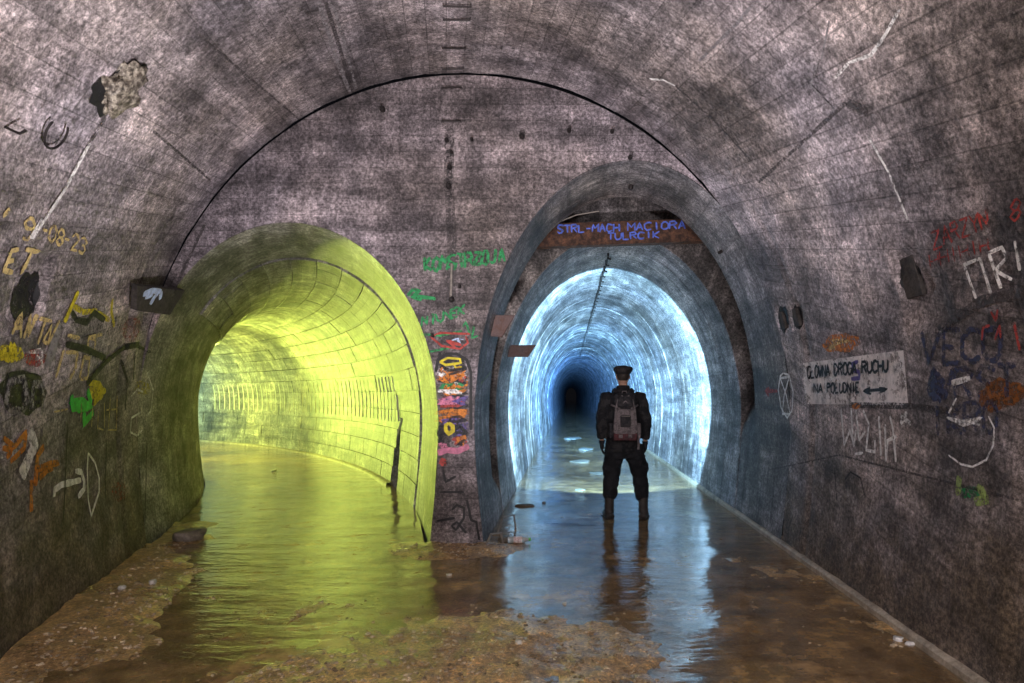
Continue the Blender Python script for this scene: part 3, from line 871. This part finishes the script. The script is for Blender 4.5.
strokes([[(859, 361), (853, 364), (854, 370), (860, 372), (860, 378), (852, 379)]], .032, 'purple', .34, label='purple letter S over the sign')
blob(857, 406, 4, 3, 'orange', 0, .38)
strokes([[(842, 409), (845, 445), (851, 430), (855, 446), (857, 430)], [(852, 408), (854, 440)], [(857, 410), (860, 440), (866, 432)], [(864, 410), (870, 424), (867, 450), (876, 452), (876, 440)], [(880, 416), (882, 456)], [(886, 424), (887, 460), (889, 440)], [(891, 416), (894, 428), (897, 462)], [(886, 442), (898, 436)], [(856, 454), (864, 453)]], .024, 'white', .40)
strokes([[(902, 416), (912, 424)], [(908, 412), (902, 424)]], .03, 'white', .48)
strokes([[(784, 373), (790, 375), (794, 392), (793, 410), (788, 418), (782, 408), (779, 390), (781, 376), (784, 373)], [(781, 378), (790, 377), (785, 395), (783, 414), (791, 414), (787, 395), (781, 378)]], .022, 'white', .38, label='white oval with a cross')
strokes([[(766, 391), (778, 391)], [(770, 388), (766, 391), (770, 396)]], .04, 'red', .44)
blob(842, 343, 19, 9, 'orange', -.05, .50); scribble(842, 343, 15, 6, 10, .02, 'cream', .5)
word('ZARZYN', (935, 250), (992, 226), 18, .012, 'red', .46, up=(-.2, -1), wob=.8, lab='red scratched name'); word('HHIHIH', (932, 268), (992, 250), 14, .010, 'red', .47, up=(-.15, -1))
word('8', (1012, 222), (1024, 216), 20, .012, 'red', .45)
strokes([[(978, 298), (966, 264), (982, 258), (993, 293)], [(1003, 288), (991, 254)], [(990, 253), (1004, 247), (1009, 257), (997, 270), (1014, 279)], [(1017, 240), (1022, 270)]], .018, 'white', .44, label='white chalk letters')
strokes([[(993, 311), (998, 320), (1000, 309)], [(984, 340), (985, 327), (992, 325)], [(997, 340), (1002, 325), (1003, 338)], [(1016, 322), (1022, 350)]], .014, 'red', .42)
word('VECO', (921, 364), (1004, 360), 32, .03, 'navy', .47, wob=1.5, lab='dark blue painted letters'); word('WRST', (934, 402), (1018, 396), 32, .03, 'navy', .49, wob=1.5); word('IKRO', (930, 436), (1000, 432), 30, .026, 'navy', .5, wob=1.5)
blob(937, 385, 8, 16, 'navy', 0, .44); blob(1005, 392, 22, 13, 'rust', .1, .46); blob(995, 398, 14, 14, 'rust', 0, .48)
strokes([[(950, 455), (962, 464), (974, 467), (988, 460), (995, 445), (996, 428), (990, 416)], [(950, 413), (958, 398)]], .012, 'white', .44)
scribble(962, 420, 22, 8, 8, .012, 'white', .5); strokes([[(953, 383), (972, 378)]], .03, 'white', .47)
strokes([[(961, 476), (960, 496)], [(980, 484), (988, 500), (976, 502)]], .05, 'lime', .47); blob(972, 492, 12, 6, 'dgreen', 0, .52)
strokes([[(846, 480), (852, 472), (862, 478), (866, 495)], [(836, 470), (838, 500)]], .014, 'black', .42)
#@@PART3
# lime streaks, casting joints and damp cracks in the vault
for ln, w_, c_, wr, nm in (([(30, 238), (62, 190), (88, 142)], .03, 'white', .46, 'lime_streak'), ([(88, 142), (104, 116)], .03, 'soot', .48, 'crack'),
        ([(318, 0), (336, 58), (350, 92)], .03, 'grey', .46, 'lime_streak'), ([(332, 0), (346, 50), (356, 88)], .02, 'grey', .47, 'lime_streak'), ([(325, 0), (342, 56), (352, 90)], .03, 'soot', .50, 'casting_joint'),
        ([(759, 182), (805, 140), (847, 102)], .025, 'soot', .51, 'casting_joint'), ([(847, 102), (858, 106), (869, 112)], .06, 'soot', .5, 'crack'), ([(869, 135), (890, 172), (909, 219)], .018, 'white', .47, 'lime_streak'),
        ([(836, 77), (850, 62), (872, 54), (884, 38), (902, 7)], .018, 'white', .47, 'lime_streak'), ([(650, 78), (664, 79), (676, 85)], .022, 'white', .44, 'lime_streak'), ([(676, 85), (715, 120), (752, 160)], .025, 'soot', .51, 'casting_joint'),
        ([(450, 125), (449, 180), (452, 240), (451, 330)], .09, 'soot', .54, 'damp_streak'), ([(449, 150), (450, 200)], .05, 'soot', .52, 'damp_streak'), ([(957, 128), (930, 150), (902, 172)], .10, 'soot', .57, 'damp_streak'),
        ([(940, 330), (985, 300), (1022, 292)], .05, 'soot', .48, 'damp_streak'), ([(820, 60), (812, 84), (836, 110)], .012, 'grey', .46, 'lime_streak'), ([(830, 20), (822, 60)], .012, 'grey', .46, 'lime_streak'),
        ([(770, 470), (840, 455), (900, 470), (1020, 500)], .014, 'soot', .51, 'casting_joint'), ([(850, 405), (910, 406), (960, 412)], .04, 'soot', .50, 'casting_joint'), ([(700, 60), (740, 20), (756, 0)], .02, 'grey', .48, 'lime_streak'),
        ([(205, 225), (170, 300)], .03, 'soot', .5, 'damp_streak'), ([(152, 130), (210, 180)], .02, 'soot', .51, 'casting_joint'), ([(205, 40), (300, 120)], .015, 'soot', .51, 'casting_joint')):
    strokes([ln], w_, c_, wr, nm)
# rubble in the broken hole; shade of hole and slots painted as black patches
blob(108, 94, 19, 21, 'black', .6, .34, 'painted_shade', .5)
blob(140, 70, 9, 4, 'black', -.8, .36, 'crack', .5)
a = cast(117, 90); bm = bmesh.new(); bmesh.ops.create_icosphere(bm, subdivisions=4, radius=1)
nq = Vector((0, 0, 1)).rotation_difference(a[1])
for v in bm.verts:
    q = v.co.copy(); k = 1 + .55 * noise.fractal(q * 1.6, 1, 2, 4) + .10 * noise.noise(q * 9)
    v.co = a[0] + nq @ Vector((q.x * .15 * k, q.y * .15 * k, q.z * .06 * k))
o = bm_obj('broken_concrete', bm, plain('aggregate', (.11, .088, .07), .5, .9, 34, col2=(.30, .27, .22)), a[3], True); o['label'] = 'crumbled aggregate in a broken hole'
for x, y, rx, ry in ((911, 277, 11, 18), (784, 319, 5, 13), (798, 317, 5, 13)): blob(x, y, rx, ry, 'black', -.15, .38, 'painted_shade', .3)
blob(25, 296, 13, 26, 'black', .35, .42, 'painted_shade', .3)

# ------------------------------------------------------------------ the explorer
def cloth(name, col, col2, scale=9, rough=.85):
    k = NT(name); ob = k.n('ShaderNodeTexCoord').outputs['Object']
    c = k.mix(col, col2, k.ramp(k.noise(ob, scale, 4, .6), [(.48, 0), (.56, 1)]), 'MIX')
    c = k.mix(c, k.ramp(k.noise(ob, 60, 4, .7), [(.3, .6), (.7, 1.4)]))
    k.principled(c, rough, k.bump(k.noise(ob, 24, 5), .35, .012), 0, .3); return k.m
M['jacket'] = cloth('dark_camouflage_cloth', (.010, .010, .013), (.028, .027, .029), 11)
M['trousers'] = cloth('black_trouser_cloth', (.009, .010, .013), (.017, .018, .022), 7)
M['boot'] = plain('worn_leather', (.04, .034, .032), .55, .5, 18)
M['glove'] = plain('black_glove', (.012, .012, .015), .7, .4, 30)
M['skin'] = plain('skin', (.42, .25, .18), .55, .15, 14, bump=.1)
M['hair'] = plain('dark_hair', (.025, .018, .014), .7, .5, 60)
M['capcloth'] = cloth('black_cap_cloth', (.012, .011, .012), (.028, .024, .024), 14)
M['packgrey'] = cloth('grey_pack_cloth', (.17, .145, .15), (.10, .085, .09), 16)
M['packdark'] = cloth('dark_pack_cloth', (.02, .02, .024), (.04, .036, .04), 16)
M['packred'] = cloth('faded_red_cloth', (.10, .035, .04), (.06, .03, .035), 20)
M['eye'] = plain('eye', (.6, .6, .58), .3, .1, 10)
k_ = NT('lamp_lens'); e_ = k_.n('ShaderNodeEmission'); e_.inputs[0].default_value = (.6, .85, 1, 1); e_.inputs[1].default_value = 4; k_.l(e_.outputs[0], k_.out.inputs[0]); M['lens'] = k_.m

PX, PY, PZ = .66, 7.0, -.022
man = empty('person', (PX, PY, PZ))
tag(man, 'person in dark jacket, trousers and cap seen from behind, standing in shallow water', 'person')
TX = -.03                                              # torso leans a touch to the left
def esec(secs, n=20):                                  # stacked ellipses -> closed shape
    V = []; F = []
    for (x, y, z, rx, ry) in secs:
        for k in range(n):
            t = 2 * math.pi * k / n; V.append(Vector((x + rx * math.cos(t), y + ry * math.sin(t), z)))
    m = len(secs)
    for i in range(m - 1):
        for k in range(n): F.append((i * n + k, i * n + (k + 1) % n, (i + 1) * n + (k + 1) % n, (i + 1) * n + k))
    F.append(tuple(range(n))[::-1]); F.append(tuple((m - 1) * n + k for k in range(n)))
    return V, F
ARM = {-1: [(TX - .195, 0, 1.425), (TX - .255, -.025, 1.17), (TX - .245, .045, .915)], 1: [(TX + .195, 0, 1.425), (TX + .265, -.025, 1.17), (TX + .265, .045, .905)]}
LEG = {-1: [(TX - .085, 0, .90), (-.165, .015, .52), (-.195, -.02, .09)], 1: [(TX + .105, 0, .90), (.165, .015, .52), (.205, -.02, .09)]}
FOOT = {-1: R(14), 1: R(-18)}
def hand_geo(s, r=1.0):
    wx, wy, wz = ARM[s][2]; g = []
    p0 = Vector((wx, wy, wz)); dn = Vector((.0, .12, -1)).normalized()
    # palm: broad front-to-back, thin sideways
    g.append(tube_geo([p0 + dn * t for t in (-.01, .03, .06, .095)], [(.030 * r, .024 * r), (.036 * r, .023 * r), (.042 * r, .021 * r), (.040 * r, .018 * r)], 12))
    for i, (o, L) in enumerate(((.030, .070), (.010, .080), (-.010, .074), (-.029, .058))):     # index .. little
        b = p0 + dn * .088 + Vector((0, o, 0)); inn = Vector((-s, 0, 0))
        q = [b, b + dn * L * .45 + inn * .006, b + dn * L * .78 + inn * .020, b + dn * L * .95 + inn * .036]
        g.append(tube_geo(q, [.0098 * r, .0094 * r, .0088 * r, .0070 * r], 8))
    b = p0 + dn * .030 + Vector((-s * .006, .034, 0))
    g.append(tube_geo([b, b + Vector((-s * .012, .022, -.026)), b + Vector((-s * .020, .028, -.052)), b + Vector((-s * .024, .026, -.070))], [.0135 * r, .0118 * r, .0108 * r, .008 * r], 8))
    return g
g = []
g.append(esec([(TX, 0, .86, .12, .09), (TX, 0, .95, .155, .105), (TX, 0, 1.10, .135, .095), (TX, 0, 1.28, .165, .11), (TX, 0, 1.41, .165, .10), (TX, 0, 1.47, .10, .07)]))
g.append(tube_geo([(TX, -.005, 1.43), (TX, 0, 1.53), (TX, .015, 1.60)], [.062, .056, .055], 14))
g.append(ball_geo((TX, .012, 1.672), (.073, .093, .108), 14, 18)); g.append(ball_geo((TX, .04, 1.612), (.055, .062, .055)))
g.append(tube_geo([(TX, .095, 1.685), (TX, .122, 1.655), (TX, .10, 1.645)], [.010, .016, .008], 8))            # nose
for s in (-1, 1):
    g.append(ball_geo((TX + s * .076, .005, 1.668), (.012, .022, .032), 8, 10))                                     # ears
    a = ARM[s]; g.append(tube_geo([a[0], ((a[0][0] + a[1][0]) / 2, (a[0][1] + a[1][1]) / 2, (a[0][2] + a[1][2]) / 2), a[1], a[2]], [.055, .05, .043, .028], 12)); g += hand_geo(s)
    l = LEG[s]; g.append(tube_geo([l[0], ((l[0][0] + l[1][0]) / 2, 0, .72), l[1], ((l[1][0] + l[2][0]) / 2, -.02, .34), l[2]], [.09, .08, .055, .055, .036], 12))
    g.append(tube_geo([(l[2][0], -.05, .04), (l[2][0] - math.sin(FOOT[s]) * .0, .02, .05), (l[2][0] - math.sin(FOOT[s]) * .16, .16, .035)], [.033, .036, .028], 10))
body = fuse('body', merge(*g), M['skin'], man, .009, 2)
# face details
for s in (-1, 1):
    v, f = ball_geo((TX + s * .031, .098, 1.682), (.013, .008, .009), 6, 8); mesh_obj('eye', v, f, M['eye'], man)
mesh_obj('mouth', *tube_geo([(TX - .024, .096, 1.618), (TX, .103, 1.620), (TX + .024, .096, 1.618)], .005, 6), plain('lips', (.32, .13, .11), .5), man)
v, f = ball_geo((TX, -.004, 1.690), (.079, .093, .100), 12, 16); 
hair = mesh_obj('hair', [Vector((p.x, p.y if p.y < .045 else .045, max(p.z, 1.612 if p.y < 0 else 1.66))) for p in v], f, M['hair'], man)
# jacket with sleeves, collar
g = [esec([(TX, 0, .79, .195, .150), (TX, 0, .84, .205, .155), (TX, 0, .98, .195, .145), (TX, 0, 1.14, .20, .145), (TX, 0, 1.30, .215, .150), (TX, 0, 1.40, .205, .135), (TX, -.002, 1.46, .150, .105), (TX, -.005, 1.50, .095, .085)], 26)]
for s in (-1, 1):
    a = ARM[s]
    mid = tuple((a[0][i] + a[1][i]) / 2 for i in range(3)); m2 = tuple((a[1][i] + a[2][i]) / 2 for i in range(3)); cu = tuple(a[1][i] * .12 + a[2][i] * .88 for i in range(3))
    g.append(tube_geo([(a[0][0] - s * .05, 0, 1.43), a[0], mid, a[1], m2, cu], [.075, .082, .076, .069, .062, .052], 14))
jacket = fuse('jacket', merge(*g), M['jacket'], man, .012, 5, .010, 8)
fuse('collar', esec([(TX, -.006, 1.475, .098, .090), (TX, -.004, 1.51, .083, .078), (TX, 0, 1.555, .078, .073), (TX, 0, 1.565, .070, .066)], 18), M['jacket'], man, .01, 2)
for s in (-1, 1):
    a = ARM[s]; fuse('glove', merge(*hand_geo(s, 1.16)), M['glove'], man, .006, 1)
    v, f = tube_geo([(a[2][0], a[2][1], a[2][2] + .004), (a[2][0], a[2][1] + .004, a[2][2] - .03)], [.036, .034], 12); mesh_obj('glove_cuff', v, f, M['glove'], man)
# trousers with cargo pockets, boots
g = [esec([(TX, 0, .72, .165, .125), (TX, 0, .80, .19, .14), (TX, 0, .90, .185, .14)], 22)]
for s in (-1, 1):
    l = LEG[s]; k = lambda z, dx=0, dy=0: ((l[0][0] + (l[1][0] - l[0][0]) * (.9 - z) / .38) + dx if z > .52 else l[1][0] + (l[2][0] - l[1][0]) * (.52 - z) / .43 + dx, dy, z)
    g.append(tube_geo([k(.86), k(.74), k(.62), k(.52, 0, .012), k(.42, 0, -.01), k(.32, 0, -.015), k(.265, 0, -.02), k(.24, 0, -.02)], [.118, .112, .103, .094, .090, .086, .080, .060], 16))
    g.append(ball_geo((k(.60)[0] + s * .085, .0, .60), (.035, .075, .095), 8, 12))
fuse('trousers', merge(*g), M['trousers'], man, .012, 4, .013, 10)
for s in (-1, 1):
    x = LEG[s][2][0]; an = FOOT[s]
    rot = Matrix.Rotation(an, 3, 'Z'); o0 = Vector((x, -.02, 0))
    def rp(p): return o0 + rot @ Vector(p)
    g = [tube_geo([rp((0, -.01, .30)), rp((0, -.01, .2)), rp((0, -.005, .10)), rp((0, 0, .05))], [.062, .056, .058, .055], 14),
         tube_geo([rp((0, -.075, .045)), rp((0, -.04, .055)), rp((0, .05, .055)), rp((0, .14, .045)), rp((0, .185, .035))], [(.045, .040), (.05, .05), (.05, .05), (.038, .052), (.022, .035)], 14)]
    b = fuse('boot', merge(*g), M['boot'], man, .009, 2, .004, 14)
    V = []
    for z in (0, .025):
        for px_, py_ in ((-.035, -.09), (0, -.105), (.035, -.09), (.045, -.03), (.042, .04), (.055, .11), (.042, .18), (0, .20), (-.042, .18), (-.055, .11), (-.042, .04), (-.045, -.03)): V.append(rp((px_, py_, z)))
    F = [tuple(range(12))[::-1], tuple(range(12, 24))] + [(i, (i + 1) % 12, (i + 1) % 12 + 12, i + 12) for i in range(12)]
    mesh_obj('sole', V, F, M['glove'], b, smooth=False)
    for z in (.12, .17, .22, .26):
        v, f = tube_geo([rp((math.cos(t) * .064, -.01 + math.sin(t) * .064, z)) for t in np.linspace(0, math.pi, 7)], .004, 5); mesh_obj('boot_lace', v, f, M['glove'], b)
# cap: soft crown wider than its band, short peak in front
cap = fuse('cap', esec([(TX, .004, 1.690, .084, .104), (TX, .002, 1.706, .090, .110), (TX, .0, 1.730, .108, .118), (TX, -.002, 1.754, .116, .122), (TX, -.004, 1.774, .108, .112), (TX, -.004, 1.786, .08, .09), (TX, -.004, 1.792, .04, .05)], 24), M['capcloth'], man, .008, 2, .006, 16)
v, f = tube_geo([(TX, .09, 1.712), (TX, .13, 1.706), (TX, .165, 1.694)], [(.006, .075), (.006, .066), (.005, .035)], 14)
mesh_obj('cap_peak', v, f, M['capcloth'], cap)
v, f = tube_geo([(TX, .19, 1.36), (TX, .21, 1.36), (TX, .262, 1.36), (TX, .275, 1.36)], [.022, .028, .03, .036], 14)
cl = mesh_obj('chest_lamp', v, f, M['glove'], man)
v, f = tube_geo([(TX, .277, 1.36), (TX, .279, 1.36)], .030, 14); mesh_obj('lens', v, f, M['lens'], cl)
mesh_obj('lamp_mount', *box_geo((TX, .168, 1.36), (.05, .06, .06)), M['glove'], cl)

# backpack
pack = empty('backpack', (PX + TX, PY - .13, PZ + .93))
tag(pack, 'small grey and black backpack with a faded red base worn on the back', 'backpack')
def rbox(name, c, d, mat, parent, bev=.03, seg=3, taper=1.0):
    bm = bmesh.new(); bmesh.ops.create_cube(bm, size=1)
    for v in bm.verts:
        k = taper if v.co.z > 0 else 1
        v.co = Vector((v.co.x * d[0] * k, v.co.y * d[1] * k, v.co.z * d[2]))
    bmesh.ops.bevel(bm, geom=bm.edges[:], offset=bev, segments=seg, profile=.6, affect='EDGES')
    for v in bm.verts: v.co += Vector(c)
    return bm_obj(name, bm, mat, parent, True)
rbox('main_body', (0, -.075, .27), (.30, .17, .54), M['packdark'], pack, .055, 4, .78)
rbox('front_panel', (0, -.165, .20), (.25, .05, .33), M['packgrey'], pack, .022, 3, .80)
pk = rbox('front_pocket', (0, -.19, .23), (.115, .035, .13), M['packdark'], pack, .014)
mesh_obj('zip', *tube_geo([(-.048, -.2095, .285), (.048, -.2095, .285)], .004, 6), M['wire'], pk)
rbox('base_panel', (0, -.155, .055), (.265, .075, .085), M['packred'], pack, .022)
rbox('badge', (-.055, -.197, .062), (.045, .012, .04), M['packgrey'], pack, .004, 1); rbox('badge', (.05, -.197, .066), (.045, .012, .045), M['packgrey'], pack, .004, 1)
rbox('top_pocket', (0, -.13, .455), (.20, .10, .14), M['packdark'], pack, .035, 3, .75)
mesh_obj('emblem', *tube_geo([(-.03, -.187, .43), (0, -.186, .455), (.03, -.187, .43)], .008, 6), M['packgrey'], pack)
for s in (-1, 1):
    mesh_obj('shoulder_strap', *tube_geo([(s * .05, -.03, .53), (s * .085, .02, .575), (s * .115, .13, .585), (s * .125, .245, .52), (s * .13, .285, .38), (s * .15, .27, .20), (s * .19, .17, .05)], [(.008, .028)] * 7, 10), M['packdark'], pack)
    mesh_obj('compression_strap', *tube_geo([(s * .06, -.195, .37), (s * .13, -.13, .40), (s * .152, -.06, .41)], [(.004, .010)] * 3, 8), M['packgrey'], pack)
    mesh_obj('webbing', *tube_geo([(s * .03, -.165, .515), (s * .075, -.15, .47), (s * .105, -.165, .36), (s * .118, -.178, .20), (s * .12, -.178, .10)], [(.005, .012)] * 5, 8), M['packgrey'], pack)
    rbox('side_pocket', (s * .155, -.07, .12), (.05, .12, .17), M['packdark'] if s < 0 else M['packgrey'], pack, .018)
mesh_obj('haul_loop', *tube_geo([(-.03, -.05, .535), (-.02, -.055, .565), (.02, -.055, .565), (.03, -.05, .535)], .007, 6), M['packgrey'], pack)
mesh_obj('loose_strap', *tube_geo([(.14, -.11, .14), (.155, -.13, .05), (.15, -.135, -.05), (.148, -.13, -.09)], [(.004, .013)] * 4, 8), M['packgrey'], pack)

# ------------------------------------------------------------------ litter and rubble
def ground(x, y):
    Y = FP * CH / (y - VY); return Vector(((x - VX) / FP * Y, Y, 0))
def rock(name, x, y, dx, dy, dz, mat, label, cat='stone', group=None, sink=.3, rough=.4):
    g = ground(x, y); sd = random.uniform(0, 99)
    bm = bmesh.new(); bmesh.ops.create_icosphere(bm, subdivisions=3, radius=1)
    for v in bm.verts:
        n = noise.fractal(v.co * 1.1 + Vector((sd, 0, 0)), 1, 2, 3)
        c = v.co * (1 + rough * n); c.z = max(-.5, min(.6, c.z))
        v.co = Vector((c.x * dx / 2, c.y * dy / 2, c.z * dz))
    o = bm_obj(name, bm, mat, None, True)
    base = mud(g.x, g.y)
    o.location = (g.x, g.y, max(base, -.01) + dz * .5 - dz * sink); o.rotation_euler = (0, 0, random.uniform(-.4, .4))
    return tag(o, label, cat, group)
SIL = 'pale silt patches in the blue tunnel'
rock('silt_patch', 581, 461, .46, .6, .022, M['silt'], 'long thin pale silt patch left of the person at hand height', 'silt', SIL)
rock('silt_patch', 597, 473, .32, .40, .022, M['silt'], 'pale silt lump touching the person beside the left thigh', 'silt', SIL)
rock('silt_patch', 580, 490, .17, .22, .022, M['silt'], 'small pale brown silt lump left of the person at shin height', 'silt', SIL)
rock('silt_patch', 586, 449, .40, .8, .022, M['silt'], 'pale silt patch farther down the blue tunnel beyond the long thin one', 'silt', SIL)
rock('silt_patch', 573, 438, .55, 1.1, .022, M['silt'], 'farthest pale silt patch in the middle of the blue tunnel', 'silt', SIL)
rock('wood_slab', 525, 506, .27, .16, .035, plain('rotten_wood', (.13, .085, .05), .7, .5, 9), 'flat brown rotten wood piece in water beside the pillar', 'wood', None, .2, .18)
rock('stone', 544, 503, .05, .05, .035, M['stone'], 'tiny dark stone in water right of the wood piece', 'stone')
rock('stone', 152, 589, .05, .045, .04, M['palestone'], 'small white stone on the mud near the left wall', 'stone')
rock('stone', 122, 596, .05, .04, .03, M['palestone'], 'smaller pale stone nearest the left wall', 'stone')
rock('stone', 190, 540, .22, .30, .10, M['stone'], 'dark rubble lump at the foot of the left tunnel mouth', 'stone')
rock('stone', 503, 541, .11, .10, .06, M['stone'], 'grey stone between the pillar foot and the bottle', 'stone')
rock('stone', 449, 575, .04, .035, .025, M['palestone'], 'small pale pebble in front of the pillar', 'stone')
rock('stone', 565, 604, .035, .03, .022, M['palestone'], 'small pale pebble on the mud at the water edge', 'stone')
rock('stone', 518, 647, .035, .03, .022, M['palestone'], 'small pale pebble on the near mud', 'stone')
rock('paper_scrap', 898, 640, .055, .05, .02, plain('wet_paper', (.7, .68, .66), .6, .25, 20), 'crumpled white scrap by the right wall ledge', 'litter', None, .2, .6)
rock('paper_scrap', 909, 644, .05, .04, .018, plain('wet_paper', (.7, .68, .66), .6, .25, 20), 'smaller crumpled white scrap nearest the right wall ledge', 'litter', None, .2, .6)
rock('wood_chip', 274, 471, .06, .24, .03, M['palestone'], 'pale stick lying in the green water of the left tunnel', 'stick', None, .2, .2)
# bottle lying in the shallow water beside the pillar
gb = ground(519, 543)
bot = empty('bottle', (gb.x, gb.y, .0), R(6)); tag(bot, 'clear plastic bottle with a pale label and green cap lying by the pillar', 'bottle')
def lathe_x(prof, n=16): return tube_geo([(x, 0, .032) for x, r in prof], [r for x, r in prof], n)
kg = NT('bottle_plastic'); gp = kg.principled((.75, .8, .8), .15, None, 0, .5); gp.inputs['Transmission Weight'].default_value = .6
mesh_obj('bottle_body', *lathe_x([(-.11, .024), (-.105, .031), (-.06, .032), (-.055, .030), (.03, .030), (.04, .032), (.06, .028), (.085, .015), (.095, .013)]), kg.m, bot)
mesh_obj('label', *lathe_x([(-.052, .0325), (.030, .0325)]), plain('bottle_label', (.62, .42, .42), .5, .4, 30, col2=(.75, .72, .70)), bot)
mesh_obj('cap', *lathe_x([(.093, .016), (.112, .016), (.114, .012)]), plain('green_cap', (.10, .42, .05), .4, .2), bot)
# bent reinforcing iron at the corner of the pillar
for pts, lab in (([(484, 548), (491, 534), (501, 533)], 'bent iron bar nearest the bottle at the pillar foot'), ([(497, 532), (503, 517), (514, 515)], 'bent iron bar behind the other, at the pillar foot')):
    P = [ground(*pts[0]) + Vector((0, 0, -.03))]
    Y = P[0].y
    P += [at(pts[1][0], pts[1][1], Y), at(pts[2][0], pts[2][1], Y + .15)]; P.append(Vector((P[-1].x + .02, P[-1].y + .02, -.04)))
    tag(tube('iron_bar', P, .011, M['wire'], None, 6), lab, 'iron bar')

# gravel and leaf litter strewn over the mud
def gravel():
    V = []; F = []; rnd = random.Random(3); n = 0
    while n < 2600:
        y = 2.7 + 3.0 * rnd.random() ** 1.3; c, a, H = chamber_section(y); x = c + a * .93 * rnd.uniform(-1, 1)
        h = mud(x, y)
        if h < -.012 + .02 * rnd.random(): continue
        n += 1
        r = rnd.uniform(.006, .017); o = len(V)
        A = Matrix.Rotation(rnd.uniform(0, 6.3), 3, 'Z')
        pts = [(-1, -.6, 0), (1, -.5, 0), (.9, .6, 0), (-.8, .7, 0), (-.6, -.3, .6), (.5, -.3, .55), (.5, .3, .6), (-.5, .4, .5)]
        for p in pts: V.append(Vector((x, y, max(h, -.004) - .003)) + A @ (Vector(p) * r * rnd.uniform(.8, 1.2)))
        F += [tuple(i + o for i in q) for q in ((4, 5, 6, 7), (0, 1, 5, 4), (1, 2, 6, 5), (2, 3, 7, 6), (3, 0, 4, 7))]
    o = mesh_obj('gravel', V, F, plain('gravel', (.26, .18, .10), .6, .7, 9, col2=(.42, .33, .22)), smooth=False)
    tag(o, 'fine brown gravel and litter strewn over the muddy floor', 'gravel', kind='stuff')
gravel()
